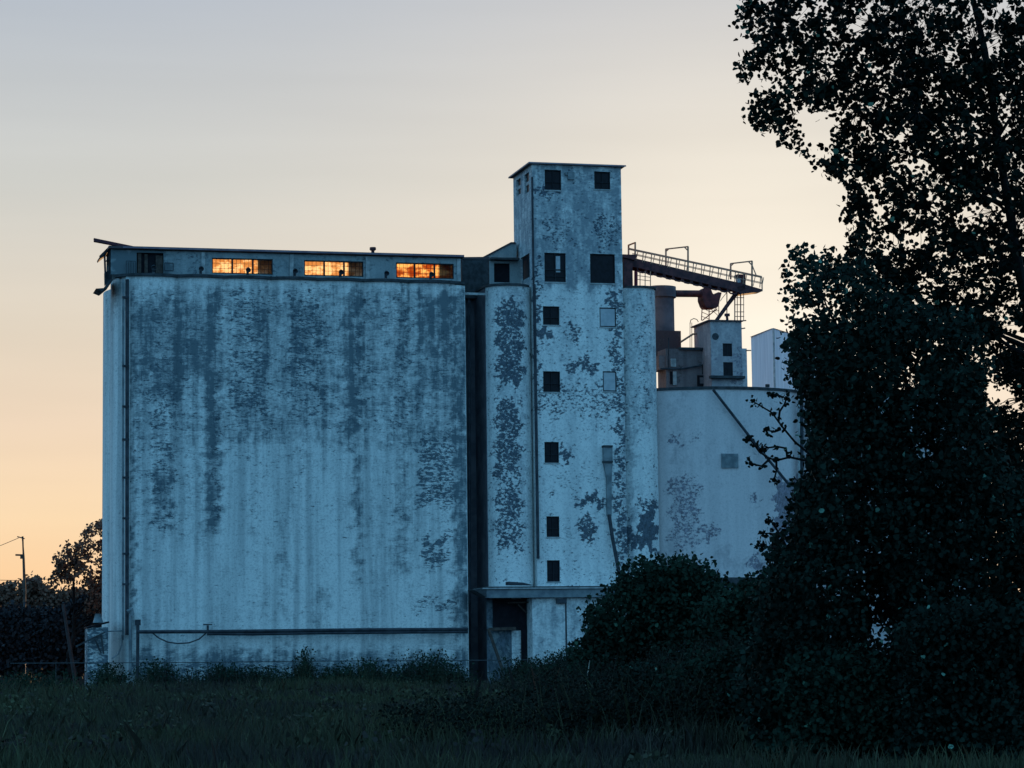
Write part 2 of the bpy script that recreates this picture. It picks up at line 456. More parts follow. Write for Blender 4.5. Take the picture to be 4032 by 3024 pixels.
TP = [(1955, 2060, 1180, 1520, .72), (1945, 2050, 1570, 1880, .66), (1950, 2058, 1880, 2170, .62), (2115, 2165, 1290, 1345, .85), (2230, 2290, 1280, 1350, .62),
      (2235, 2350, 1410, 1470, .68), (2105, 2445, 1500, 1640, .48), (2400, 2450, 1130, 1500, .68), (2425, 2460, 1500, 2250, .66), (2270, 2370, 1950, 1990, .9),
      (2275, 2345, 2035, 2135, .75), (2350, 2440, 1950, 2000, .66), (2135, 2260, 850, 980, .42), (2340, 2440, 840, 980, .5), (2105, 2215, 740, 775, .75),
      (2385, 2440, 1130, 1190, .66), (2105, 2125, 1000, 1500, .7), (2212, 2240, 1765, 1815, .9), (2500, 2560, 1180, 1700, .34), (2518, 2585, 1960, 2010, .7),
      (2522, 2582, 2000, 2165, 1.15), (2470, 2530, 2090, 2150, .95), (2440, 2480, 2060, 2200, .75), (2150, 2190, 1930, 1965, .7), (2220, 2440, 675, 700, .4)]
def st_tower():
    return {'grime_and_shade': lambda P: soft(*projn(P), TG, 0.05, 10), 'peel_and_shade': lambda P: soft(*projn(P), TP, 0.20, 10)}
KP = [(2630, 2760, 1860, 2170, .62), (2765, 2830, 2050, 2140, .75), (2940, 3010, 1940, 1980, .8), (3050, 3200, 1880, 2150, 1.0), (2700, 2760, 1700, 1760, .5),  # strongest entry paints the tree's dark shadow shape; the rest is peeling
      (2945, 3010, 2180, 2260, .8), (2620, 2680, 1710, 1760, .7)]
def st_tank():
    return {'grime_and_shade': lambda P: soft(*projn(P), [(2640, 2720, 1540, 2300, .35), (2590, 3160, 2150, 2300, .3), (3140, 3900, 1500, 2300, .5)], .0, 20), 'peel_and_shade': lambda P: soft(*projn(P), KP, 0.10, 12)}
def st_flat(gv=.2, pv=.25):
    return {'grime_and_shade': lambda P: np.full(len(P), gv), 'peel_and_shade': lambda P: np.full(len(P), pv)}

# ------------------------------------------------------------------ left silo block
def wloc(u, v, z=0): return tuple(W(u, v, z))
uL = F(497, 1800)[0]
zS = F(1170, 1103)[1]                         # silo top
block = thing('grain_silo_block', 'long row of joined concrete grain silos with stained white paint, left of the black gap', 'grain silos', wloc((uL + F(1835, 1800)[0]) / 2, 6), TH)
bnd = [512, 697, 882, 1067, 1250, 1430, 1607, 1790]
ub = [F(x, 1110)[0] for x in bnd]
uR = F(1838, 1800)[0]
def arc(u0, v0, u1, v1, bulge, n=14):
    out = []
    du, dv = u1 - u0, v1 - v0; L = math.hypot(du, dv); nx, ny = dv / L, -du / L
    R = (L * L / 4 + bulge * bulge) / (2 * bulge)
    for i in range(n + 1):
        s = -1 + 2 * i / n; x = s * L / 2
        h = math.sqrt(max(R * R - x * x, 0)) - (R - bulge)
        out.append((u0 + du * (i / n) + nx * h, v0 + dv * (i / n) + ny * h))
    return out
depth = 14.0
for i in range(7):
    a = MB(); prism_wall(a, arc(ub[i], 0, ub[i + 1], 0, .5), 0, zS, .28)
    a.build('silo', M['silo'], block, True, st_silo())
endp = arc(uL - .1, 14, uL - .1, 7, .9) + arc(uL - .1, 7, uL - .1, .3, .9)[1:] + arc(uL - .1, .3, ub[0] + .03, -0.03, .12, 4)[1:]
a = MB(); prism_wall(a, endp, 0, zS, .3); a.build('end_wall', M['silo'], block, True, {'grime_and_shade': lambda P: soft(*projn(P), [(380, 500, 1100, 1300, .15)], .0), 'peel_and_shade': lambda P: np.full(len(P), .05)})
a = MB(); prism_wall(a, arc(ub[7], 0, uR, .25, .12, 6), 0, zS - .1, .3); a.box(uR - .01, uR + .05, .25, 14, 0, zS - .1)
a.build('corner_wall', M['silo'], block, False, st_silo())
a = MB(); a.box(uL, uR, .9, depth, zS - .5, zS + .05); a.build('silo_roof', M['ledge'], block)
a = MB(); a.box(uL - .05, uR + .04, depth - .05, depth + .2, 0, zS - .1); a.box(uL - .05, uL + .6, .32, .5, 0, zS - .1); a.box(uL, uR - .05, 1.2, 1.4, 0, zS - .51); a.build('back_wall', M['brown'], block, False, st_flat())
# overhanging ledge that follows the silo fronts
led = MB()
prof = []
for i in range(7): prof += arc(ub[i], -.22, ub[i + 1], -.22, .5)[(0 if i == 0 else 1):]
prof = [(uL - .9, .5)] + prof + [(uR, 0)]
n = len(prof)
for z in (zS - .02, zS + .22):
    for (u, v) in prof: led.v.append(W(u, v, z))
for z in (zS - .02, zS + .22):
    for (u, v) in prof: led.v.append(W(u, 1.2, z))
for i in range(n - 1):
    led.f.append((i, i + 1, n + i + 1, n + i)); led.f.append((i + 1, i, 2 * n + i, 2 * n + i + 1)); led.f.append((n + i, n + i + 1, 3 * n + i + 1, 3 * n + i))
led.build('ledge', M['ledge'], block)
a = MB()
a.quadpoly([FW(378, 1136, .3), FW(402, 1146, .3), FW(432, 1122, .3), (FW(448, 1098, .3)), FW(432, 1100, .3), FW(408, 1134, .3)], V * 3)
a.build('broken_ledge_end', M['ledge'], block)

# gallery on top
GV = .55; GD = 3.9
zG0 = zS + .2; gu0 = F(436, 1040, GV)[0]; gu1 = F(1814, 1060, GV)[0]
zG1 = F(1170, 1001, GV)[1]
wins = [(835, 1074, 1025, 1087), (1198, 1431, 1034, 1094), (1560, 1787, 1045, 1103)]
def hole(x0, x1, y0, y1, v): return rect(x0, x1, y0, y1, v)
wh = [hole(*w, GV) for w in wins]
wh = [(h[0], h[1], zG0 + .3, zG0 + .3 + 1.36) for h in wh]
dh = hole(538, 644, 1008, 1084, GV); dh = (dh[0], dh[1], zG0 + .1, zG0 + 1.95)
gst = {'grime_and_shade': lambda P: soft(*projn(P), [(436, 660, 980, 1090, 1.5), (650, 780, 1000, 1090, .3), (1110, 1180, 1030, 1090, .5)], .15), 'peel_and_shade': lambda P: np.full(len(P), .22)}  # left end of the wall toned darker
a = MB(); wall_grid(a, gu0, gu1, zG0, zG1, wh + [dh], GV, .3, .3)
a.build('gallery_wall', M['gallery'], block, False, gst)
a = MB()
bh = [(h[0], h[1], h[2], h[3]) for h in wh]
wall_grid(a, gu0, gu1, zG0, zG1, bh, GV + GD, -.25, .6)
a.build('gallery_back_wall', M['gallery'], block, False, gst)
for w in (F(1148, 1050, GV)[0], F(1447, 1060, GV)[0], F(1806, 1060, GV)[0], F(800, 1050, GV)[0]):
    a = MB(); a.box(w - .16, w + .16, GV - .12, GV, zG0, zG1 - .05); a.build('pilaster', M['trim'], block)
a = MB()
zr0 = F(560, 977, GV - .5)[1]; zr1 = zr0
rz = zG1
a.box(gu0 - .2, gu1 + .25, GV - .35, GV + GD + .5, rz + .05, rz + .27)
a.build('gallery_roof', M['roof'], block)
a = MB(); a.box(gu0 + 1, gu1 + .2, GV - .40, GV - .355, rz + .09, rz + .24); a.build('roof_fascia', simple('mauve_fascia', (.26, .20, .24), (.16, .12, .16), .7, 1.), block)
# torn roof sheet lifting at the left end
a = MB()
a.quadpoly([FW(370, 937, .3), FW(371, 950, .3), FW(440, 963, .3), FW(520, 977, .3), FW(570, 981, .3), FW(520, 968, .3)], V * .5)
a.build('torn_roof_sheet', simple('torn_red_sheet', (.14, .03, .05), (.06, .02, .03), .7, 1.), block)
# open left end of the gallery: leaning gable pieces
a = MB()
vv = GV + .2
ue = gu0
for (p, q, w) in (((432, 974), (394, 1012), .22), ((412, 1008), (416, 1110), .16), ((418, 1030), (430, 1010), .12), ((434, 985), (434, 1100), .25)):
    a.bar(FW(*p, GV + 1.2), FW(*q, GV + 1.2), w, w)
a.quadpoly([FW(432, 973, GV + 1.2), FW(394, 1008, GV + 1.2), FW(396, 1015, GV + 1.2), FW(434, 984, GV + 1.2)], V * 3)
a.quadpoly([FW(411, 1075, GV + 1.2), FW(434, 1060, GV + 1.2), FW(434, 1105, GV + 1.2), FW(412, 1125, GV + 1.2)], V * .3)
a.build('gable_framing', M['ledge'], block)

def glazing_amber(name, ca, cb, sc_):
    mt = bpy.data.materials.new(name); mt.use_nodes = True
    nt = mt.node_tree; nd = nt.nodes; nd.remove(nd['Principled BSDF'])
    out = nd['Material Output']
    tr = nd.new('ShaderNodeBsdfTranslucent'); tp = nd.new('ShaderNodeBsdfTransparent'); df = nd.new('ShaderNodeBsdfDiffuse')
    n = nnoise(nt, sc_, 5, .6, (1, 1, 1.6))
    nt.links.new(nmix(nt, nstep(nt, n, .42, .58), ca, cb), tr.inputs[0])
    tp.inputs[0].default_value = (.80, .62, .40, 1)
    df.inputs[0].default_value = (.10, .12, .12, 1)
    m1 = nd.new('ShaderNodeMixShader'); m2 = nd.new('ShaderNodeMixShader')
    nt.links.new(nmath(nt, 'MULTIPLY', nstep(nt, nnoise(nt, 2.3, 4, .6, (1, 1, 1), (7, 1, 3)), .48, .66), .30), m1.inputs[0]); nt.links.new(tr.outputs[0], m1.inputs[1]); nt.links.new(tp.outputs[0], m1.inputs[2])
    m2.inputs[0].default_value = .03; nt.links.new(m1.outputs[0], m2.inputs[1]); nt.links.new(df.outputs[0], m2.inputs[2])
    nt.links.new(m2.outputs[0], out.inputs[0])
    return mt
M['amber'] = glazing_amber('dusty_amber_glass', (.74, .56, .38), (1.0, .96, .88), 1.4)
M['fiery'] = glazing_amber('fiery_orange_glass', (.55, .24, .09), (1.0, .88, .62), .75)  # the third window's fiery glow is put into the glass colour
mull = [(915, 996), (1277, 1355), (1633, 1711)]
for h, mu in zip(wh, mull):
    a = MB(); v0 = GV + .06
    a.box(h[0], h[1], v0, v0 + .14, h[2], h[2] + .09); a.box(h[0], h[1], v0, v0 + .14, h[3] - .09, h[3])
    a.box(h[0], h[0] + .08, v0, v0 + .14, h[2], h[3]); a.box(h[1] - .08, h[1], v0, v0 + .14, h[2], h[3])
    cuts = [h[0]]
    for x in mu:
        u = F(x, 1060, v0)[0]; cuts.append(u); a.box(u - .07, u + .07, v0, v0 + .15, h[2], h[3])
    fw = a.build('window', M['frame'], block)
    cuts.append(h[1])
    b_ = MB()
    for i in range(3):
        for k in range(1, 5):
            u = cuts[i] + (cuts[i + 1] - cuts[i]) * k / 5; b_.box(u - .013, u + .013, v0 + .03, v0 + .06, h[2], h[3])
        for k in range(1, 3):
            z = h[2] + (h[3] - h[2]) * k / 3; b_.box(cuts[i], cuts[i + 1], v0 + .031, v0 + .061, z - .013, z + .013)
    b_.build('glazing_bar', M['frame'], fw)
    c = MB(); c.box(h[0] + .02, h[1] - .02, v0 + .08, v0 + .09, h[2] + .02, h[3] - .02); c.build('pane', M['fiery'] if h is wh[2] else M['amber'], fw)
# doorway with broken boards
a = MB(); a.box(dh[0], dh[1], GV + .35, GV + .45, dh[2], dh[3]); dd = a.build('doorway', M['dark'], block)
a = MB()
for k, (s0, s1) in enumerate(((.05, .18), (.30, .42), (.72, .98))):
    a.box(dh[0] + (dh[1] - dh[0]) * s0, dh[0] + (dh[1] - dh[0]) * s1, GV + .2, GV + .26, dh[2], dh[3] - .1 * k)
a.build('door_board', M['wood'], dd)
# small railed cages left and right of the doorway
for (x0, x1, y0, y1, nb) in ((497, 534, 1028, 1080, 4), (648, 682, 1036, 1066, 1)):
    u0, u1, z0, z1 = rect(x0, x1, y0, y1, GV - .3); a = MB()
    a.bar(W(u0, GV - .3, z0), W(u0, GV - .3, z1), .06); a.bar(W(u1, GV - .3, z0), W(u1, GV - .3, z1), .06)
    for k in range(nb + 1):
        z = z0 + (z1 - z0) * k / nb if nb == 1 else None
        if nb > 1:
            u = u0 + (u1 - u0) * k / nb; a.bar(W(u, GV - .3, z0), W(u, GV - .3, z1 - .1 * (k % 2)), .05)
    for z in (z0, z1): a.bar(W(u0, GV - .3, z), W(u1, GV - .3, z), .06)
    a.build('wall_bracket', M['pipe'], block)
# goose-neck vents on every silo
for x in (603, 790, 975, 1160, 1340, 1519, 1695):
    u = F(x, 1080, .1)[0]; z = zS + .22; a = MB()
    a.tube([W(u, .1, z), W(u, .1, z + .42), W(u, -.02, z + .56), W(u, -.22, z + .58), W(u, -.36, z + .48)], [.12, .12, .15, .20, .23], 10)
    o = a.build('vent', M['pipe'], block, True)
    a = MB(); a.tube([W(u, .1, z), W(u, .1, z + .10)], .24, 10); a.build('vent_collar', M['trim'], o)
a = MB(); p = FW(1468, 1004, 2.0); q = FW(1468, 988, 2.0); r = FW(1468, 974, 2.0)
a.tube([p - Z * .5, q], .14, 10); a.tube([q, q + Z * .08, r - Z * .05, r], [.14, .28, .28, .26], 12)
a.build('roof_vent', M['rust'], block, True)

# downpipe and service pipes on the front
a = MB()
for (x, w, mt) in ((501, .16, 0),):
    a.tube([FW(x, 1100, -.35), FW(x - 1, 2500, -.35)], w, 8)
for y in (1170, 1440, 1600, 1730, 1880, 2040, 2180, 2300):
    a.pbox(482, 509, y - 4, y + 4, -.55, .5)
a.build('downpipe', M['pipe'], block)
a = MB(); a.tube([FW(485, 1100, -.35), FW(484, 2520, -.35)], .10, 8); a.build('downpipe', M['greypipe'], block)
a = MB(); a.tube([FW(513, 2420, -1.0), FW(513, 2660, -1.0)], .13, 8); a.tube([FW(504, 2410, -1.0), FW(516, 2400, -1.0), FW(519, 2425, -1.0)], .22, 8); a.build('standpipe', M['greypipe'], block)
a = MB(); a.tube([FW(543, 2446, -1.2), FW(541, 2690, -1.2)], .14, 8); a.tube([FW(543, 2440, -1.2), FW(543, 2462, -1.2)], .24, 8); a.build('post', M['pipe'], block)
a = MB(); a.tube([FW(543, 2488, -1.25), FW(820, 2487, -1.25), FW(1100, 2484, -1.25), FW(1420, 2480, -1.25), FW(1842, 2478, -1.25)], .15, 8)
a.tube([FW(815, 2496, -1.25), FW(1000, 2497, -1.25), FW(1250, 2493, -1.25), FW(1842, 2488, -1.25)], .12, 8)
pi_ = a.build('pipe_run', M['pipe'], block)
a = MB(); a.tube([FW(818, 2487, -1.25), FW(818, 2462, -1.25)], .1, 6); a.bar(FW(800, 2459, -1.25), FW(835, 2459, -1.25), .1); a.build('valve', M['pipe'], pi_)
a = MB(); a.tube([FW(600, 2492, -1.3), FW(625, 2512, -1.3), FW(660, 2528, -1.3), FW(700, 2534, -1.3), FW(745, 2531, -1.3), FW(785, 2516, -1.3), FW(812, 2492, -1.3)], .065, 6); a.build('cable_loop', M['pipe'], block, True)
a = MB(); a.tube([FW(425, 2486, -.6), FW(480, 2484, -.6)], .06, 6); a.tube([FW(481, 2500, -.6), FW(480, 2540, -.6), FW(466, 2575, -.6), FW(440, 2594, -.6)], .07, 6)
a.build('conduit', M['greypipe'], block, True)

# ------------------------------------------------------------------ shed at the left foot
su = F(344, 2540, -1)[0]
shed = thing('pump_shed', 'small white lean-to shed with slanted black roof at the left foot of the silos', 'shed', wloc(su + .9, -.6), TH)
u0, u1, z0, z1 = rect(344, 426, 2470, 2690, -1.0)
a = MB(); wall_grid(a, u0, u1, 0, z1, [], -1.0, .1, .3); a.box(u0, u1, -.99, 1.5, 0, z1 - .02); a.build('wall', M['silo'], shed, False, {'grime_and_shade': lambda P: np.full(len(P), .4), 'peel_and_shade': lambda P: np.full(len(P), .55)})
a = MB(); a.quadpoly([FW(342, 2468, -1.2), FW(430, 2446, -1.2), FW(430, 2453, -1.2), FW(342, 2474, -1.2)], V * 3); a.build('roof', M['dark'], shed)
a = MB(); p = FW(386, 2452, -.4); a.tube([p, p + Z * .75], [.44, .24], 12); a.build('cowl', M['greypipe'], shed, True)
a = MB()
for (p, q) in (((352, 2520), (412, 2490)), ((365, 2512), (404, 2505)), ((372, 2515), (398, 2570)), ((398, 2500), (408, 2575)), ((300, 2545), (352, 2520))):
    a.bar(FW(*p, -1.35), FW(*q, -1.35), .13)
a.build('brace', M['ledge'], shed)

# ------------------------------------------------------------------ headhouse
uT0 = F(2101, 1100)[0]; uT1 = F(2452, 1100)[0]
vT = VD(2022, 800, uT0)[0]
zT = F(2270, 652)[1]
head = thing('headhouse', 'tall white concrete elevator tower with flat roof, peeling paint and rows of small windows', 'grain elevator tower', wloc((uT0 + uT1) / 2, vT / 2), TH)
tw = [(2145, 2210, 669, 748, 'o'), (2340, 2403, 676, 745, 'o'), (2144, 2228, 996, 1110, 'g'), (2324, 2422, 1000, 1115, 'd'), (2138, 2203, 1206, 1279, 'o'),
      (2361, 2426, 1211, 1287, 'b'), (2139, 2206, 1462, 1543, 'o'), (2374, 2428, 1462, 1541, 'b'), (2144, 2201, 1740, 1822, 'o'), (2152, 2203, 2033, 2114, 'o'), (2154, 2205, 2206, 2290, 'o')]
holes = [rect(x0, x1, y0, y1, 0) for (x0, x1, y0, y1, k) in tw]
zC = F(2150, 2306)[1]
a = MB(); wall_grid(a, uT0, uT1, 0, zT, holes, 0, .35, .25)
# left side with its windows: built on plane u = uT0
LW = [(2033, 2050, 705, 768), (2065, 2083, 683, 760), (2050, 2085, 1006, 1100)]
lh = []
for (x0, x1, y0, y1) in LW:
    va, vb = VD(x1, (y0 + y1) / 2, uT0)[0], VD(x0, (y0 + y1) / 2, uT0)[0]
    zb = (VD(x0, y1, uT0)[1] + VD(x1, y1, uT0)[1]) / 2; zt_ = (VD(x0, y0, uT0)[1] + VD(x1, y0, uT0)[1]) / 2
    lh.append((va, vb, zb, zt_))
b2 = MB(); wall_grid(b2, 0, vT, 0, zT, lh, 0, .35, .3)
for p in b2.v:       # swing the flat wall round onto the side
    q = p - O; uu, v2, zz = q.dot(U), q.dot(V), q.z
    n = W(uT0 + v2, uu, zz); p.x, p.y, p.z = n
a.add(b2.v, b2.f)
a.box(uT1 - .02, uT1, .02, vT, 0, zT - .01); a.box(uT0 + .03, uT1 - .03, vT - .1, vT, 0, zT - .01)
a.build('wall', M['tower'], head, False, st_tower())
a = MB(); a.quadpoly([W(uT0 - .30, -.30, zT + .0), W(uT1 + .28, -.30, zT - .02), W(uT1 + .35, vT + .3, zT - .02), W(uT0 - .35, vT + .3, zT)], Z * .10)
a.build('roof', M['roof'], head)
a = MB(); a.box(uT0 - .38, uT1 + .38, -.39, -.352, zT - .01, zT + .12); a.box(uT0 - .39, uT0 - .352, -.35, vT + .3, zT - .01, zT + .12); a.build('roof_edge', simple('mauve_metal_edge', (.30, .24, .28), None, .6, 1.), head)
for (x0, x1, y0, y1, k), h in zip(tw, holes):
    a = MB()
    a.box(h[0], h[1], .12, .2, h[2], h[2] + .07); a.box(h[0], h[1], .12, .2, h[3] - .07, h[3]); a.box(h[0], h[0] + .07, .12, .2, h[2], h[3]); a.box(h[1] - .07, h[1], .12, .2, h[2], h[3])
    if k == 'g':
        um = h[0] + (h[1] - h[0]) * .52; a.box(um - .05, um + .05, .12, .2, h[2], h[3]); zm = h[2] + (h[3] - h[2]) * .43; a.box(h[0], h[1], .121, .2, zm - .05, zm + .05); zm = h[2] + (h[3] - h[2]) * .2; a.box(h[0], h[1], .121, .2, zm - .04, zm + .04)
    elif k == 'o':
        zm = h[2] + (h[3] - h[2]) * .4; a.box(h[0], h[1], .121, .2, zm - .035, zm + .035)
        um = (h[0] + h[1]) / 2; a.box(um - .025, um + .025, .122, .2, h[2], h[3])
    w = a.build('window', M['frame'], head)
    a = MB(); d = .13 if k == 'b' else .22
    s = .10 if k == 'b' else 0
    if k == 'b': a2 = MB(); a2.box(h[0], h[1], .24, .26, h[2], h[3]); a2.build('pane', M['pane'], w)
    a.box(h[0] + s, h[1] - s, d - (.05 if k == 'b' else 0), d + .05, h[2] + s, h[3] - s); a.build('boarding' if k == 'b' else 'pane', M['board'] if k == 'b' else M['pane'], w)
    if k == 'g':
        a = MB(); um = h[0] + (h[1] - h[0]) * .55; a.box(um, um + .42, .205, .215, h[2] + .9, h[3] - .25); a.build('torn_blind', M['board'], w)
    a = MB(); a.box(h[0] - .08, h[1] + .08, -.05, .1, h[2] - .12, h[2] - .005); a.build('sill', M['trim'], w)
for i, h in enumerate(lh):
    a = MB(); a.box(uT0 + .2, uT0 + .25, h[0], h[1], h[2], h[3]); w = a.build('side_window', M['pane'], head)
    if i < 2:
        a = MB(); zm = (h[2] + h[3]) / 2; a.box(uT0 + .1, uT0 + .14, h[0], h[1], zm - .15, zm + .15); a.build('transom', M['trim'], w)
a = MB()
a.tube([W(uT0 - .05, -.12, zT - 1.2), W(uT0 - .05, -.12, F(2103, 1120)[1])], .10, 7); a.tube([W(uT0 + .0, -.14, F(2103, 1120)[1]), W(uT0 + .02, -.16, F(2115, 2200)[1])], .14, 7)
a.build('downpipe', M['pipe'], head)
# chute on the front
a = MB(); a.pbox(2378, 2412, 1762, 1816, -.5, .5); a.build('chute_box', M['greypipe'], head)
for q in ((2376, 2413, 1753, 1761), (2377, 2414, 1814, 1821)):
    a = MB(); a.pbox(*q, -.55, .55); a.build('chute_collar', M['ledge'], head)
a = MB(); a.quadpoly([FW(2378, 1822, -.4), FW(2412, 1822, -.4), FW(2409, 1880, -.4), FW(2409, 2030, -.4), FW(2392, 2030, -.4), FW(2390, 1880, -.4)], V * .38); a.build('chute', M['greypipe'], head)
a = MB(); a.tube([FW(2398, 2026, -.35), FW(2412, 2120, -.5), FW(2432, 2225, -.8), FW(2446, 2300, -1.1)], .17, 8); a.build('spout', M['pipe'], head)
a = MB(); a.pbox(2236, 2262, 676, 706, -.2, .2); a.tube([FW(2232, 690, -.15), FW(2226, 678, -.15)], .1, 6); a.build('wall_box', M['greypipe'], head)

# flanking round silos
def column(name, x0, x1, ytop, label, mat, stain, bul, top=True, parent=None, vback=1.6):
    u0, u1 = F(x0, 1700, vback)[0], F(x1, 1700, vback * .8)[0]
    if x0 < 2000: u1 = uT0 + .06
    zt_ = F((x0 + x1) / 2, ytop, -.2)[1]
    a = MB(); prism_wall(a, arc(u0, vback, u1, vback, bul, 24), 0, zt_, .25)
    return a, u0, u1, zt_
a, cu0, cu1, cz = column('round_silo', 1914, 2103, 1124, '', None, None, 1.9)
a.box(cu0, uT0 - .01, 6.4, 6.5, 0, cz - .01); a.box(cu0 + .2, uT0 - .01, 1.7, 1.8, 0, cz - .02)
a.build('round_silo', M['tower'], head, True, st_tower())
a = MB(); a.box(cu0 - .015, cu0 + .04, 1.45, 6.5, 0, cz); a.build('silo_side', M['dull'], head)  # flank kept darker than the round silo; gap shade is in its colour
a = MB(); pr = arc(cu0 - .12, 1.6, uT0 - .02, 1.6, 2.1, 20)
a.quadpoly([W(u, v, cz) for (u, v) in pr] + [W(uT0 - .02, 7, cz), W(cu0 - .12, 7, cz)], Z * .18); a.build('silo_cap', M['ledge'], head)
a, eu0, eu1, ez = column('round_silo', 2434, 2592, 1130, '', None, None, 1.5)
a.build('round_silo', M['tower'], head, True, st_tower())
a = MB(); pr = arc(uT1 + .01, 1.6, eu1 + .1, 1.6, 1.7, 20)
a.quadpoly([W(u, v, ez) for (u, v) in pr] + [W(eu1 + .1, 7, ez), W(uT1 + .01, 7, ez)], Z * .16); a.build('silo_cap', M['ledge'], head)
a = MB(); a.box(eu1 - .02, eu1, 1.55, 7, 0, ez); a.box(uT1 + .01, eu1 - .03, 1.75, 1.85, 0, ez - .02); a.build('silo_side', M['tower'], head, False, st_flat())

# link gallery between block and tower
vl = VD(2050, 1060, uT0)[0]
link = thing('link_gallery', 'dark rooftop passage bridging the black gap between silo row and tower', 'gallery', wloc(F(1925, 1060, vl)[0], vl + 1.5, 0), TH)
u0, u1, z0, z1 = rect(1820, 1928, 1020, 1150, vl)
a = MB(); a.box(u0, u1, vl, vl + 3.2, zS - .6, z1); a.build('dark_wall', M['ledge'], link)  # near-black colour carries the shade of its recess
u0, u1, z0, z1 = rect(1926, 2050, 1018, 1120, vl); op = rect(1945, 2008, 1037, 1112, vl)
a = MB(); wall_grid(a, u0, uT0 - .02, z0, z1, [op], vl - .05, .3, .3); a.build('pale_wall', M['gallery'], link, False, st_flat(-.1, .1))
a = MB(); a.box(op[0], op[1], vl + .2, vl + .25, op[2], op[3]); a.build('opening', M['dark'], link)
a = MB(); a.pbox(1934, 2046, 1014, 1022, vl - .8, 1.2); a.build('porch_roof', M['ledge'], link)
a = MB(); a.quadpoly([FW(1812, 1012, vl), FW(1925, 1011, vl), FW(1925, 1024, vl), FW(1812, 1026, vl)], V * 3.4); a.build('roof', M['roof'], link)
a = MB(); a.quadpoly([FW(1905, 1014, vl + .6), FW(2012, 958, vl + .6), FW(2034, 958, vl + .6), FW(2034, 1014, vl + .6)], V * 2); a.build('sloping_housing', M['gallery'], link, False, st_flat(.1, .1))
a = MB(); a.quadpoly([FW(1900, 1012, vl + .5), FW(2012, 953, vl + .5), FW(2030, 953, vl + .5), FW(2030, 959, vl + .5), FW(2012, 960, vl + .5), FW(1902, 1018, vl + .5)], V * 2.3); a.build('sloping_roof', M['roof'], link)
a = MB(); a.pbox(1826, 1911, 1152, 1161, .6, .4); a.build('lintel', M['trim'], link)
# inner wall of the gap
gap = thing('recessed_wall', 'dark recessed wall deep in the narrow gap between silo row and tower', 'wall', wloc(F(1875, 2000, 6)[0], 6), TH)
a = MB(); a.box(uR + .01, cu0 + 1, 5.5, 5.8, 0, zS - .62); a.build('wall', M['dull'], gap)  # dark tone paints the gap's shade onto the wall
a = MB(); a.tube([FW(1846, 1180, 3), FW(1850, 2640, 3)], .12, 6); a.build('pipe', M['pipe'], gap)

# loading bay under the tower
bay = thing('loading_canopy', 'flat canopy with deep grey beam over the dark loading bay at the tower foot', 'canopy', wloc(F(2170, 2500, -1.2)[0], -1.2), TH)
u0, u1, z0, z1 = rect(1912, 2560, 2318, 2352, -2.6)
a = MB(); a.box(u0, u1, -2.6, -2.4, z0, z1); a.build('beam', simple('grey_beam', (.22, .26, .28), (.12, .15, .18), .8, 1.), bay)
a = MB(); a.box(u0 - .3, u1 + .2, -2.75, .6, z1 + .003, z1 + .12); a.build('roof_slab', M['trim'], bay)
a = MB(); a.box(u0 - .1, u1, -2.7, -2.3, z1 + .13, z1 + .22); a.build('roof_edge', M['ledge'], bay)
a = MB(); a.quadpoly([FW(1866, 2322, -2.7), FW(1916, 2312, -2.7), FW(1916, 2352, -2.7), FW(1905, 2345, -2.7)], V * 2.5); a.build('drooping_end', M['ledge'], bay)
a = MB(); a.quadpoly([FW(2004, 2290, -2.2), FW(2062, 2294, -2.2), FW(2100, 2304, -2.2), FW(2004, 2303, -2.2)], V * 1.2); a.build('loose_board', M['pipe'], bay)
u0, u1, z0, z1 = rect(2098, 2560, 2354, 2700, -2.2)
a = MB(); wall_grid(a, u0, u1, 0, z1, [], -2.2, .1, .3); a.box(u0 - .02, u0, -2.19, .5, 0, z1); a.build('front_wall', M['tower'], bay, False, {'grime_and_shade': lambda P: np.full(len(P), .42), 'peel_and_shade': lambda P: np.full(len(P), .12)})
a = MB()
for x in (2230,): a.pbox(x - 3, x + 3, 2356, 2700, -2.23, .05)
a.pbox(2192, 2232, 2356, 2376, -2.5, .4); a.build('joint_and_lamp', M['pipe'], bay)
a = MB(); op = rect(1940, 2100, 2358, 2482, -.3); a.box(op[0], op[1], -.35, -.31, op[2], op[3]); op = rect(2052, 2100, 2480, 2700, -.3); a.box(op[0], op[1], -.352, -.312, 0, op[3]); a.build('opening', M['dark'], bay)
u0, u1, z0, z1 = rect(1917, 2100, 2354, 2700, -.25)
a = MB(); wall_grid(a, u0, u1, 0, z1, [], -.25, .1, .3); a.build('inner_wall', M['gallery'], bay, False, {'grime_and_shade': lambda P: np.full(len(P), .7), 'peel_and_shade': lambda P: np.full(len(P), .5)})
a = MB(); a.bar(FW(1922, 2475, -1), FW(1980, 2640, -1), .22); a.bar(FW(1925, 2478, -.8), FW(2030, 2474, -.8), .26); a.bar(FW(2000, 2374, -.9), FW(2085, 2371, -.9), .12); a.bar(FW(2040, 2380, -.9), FW(2075, 2415, -.9), .1); a.build('brace', M['wood'], bay)

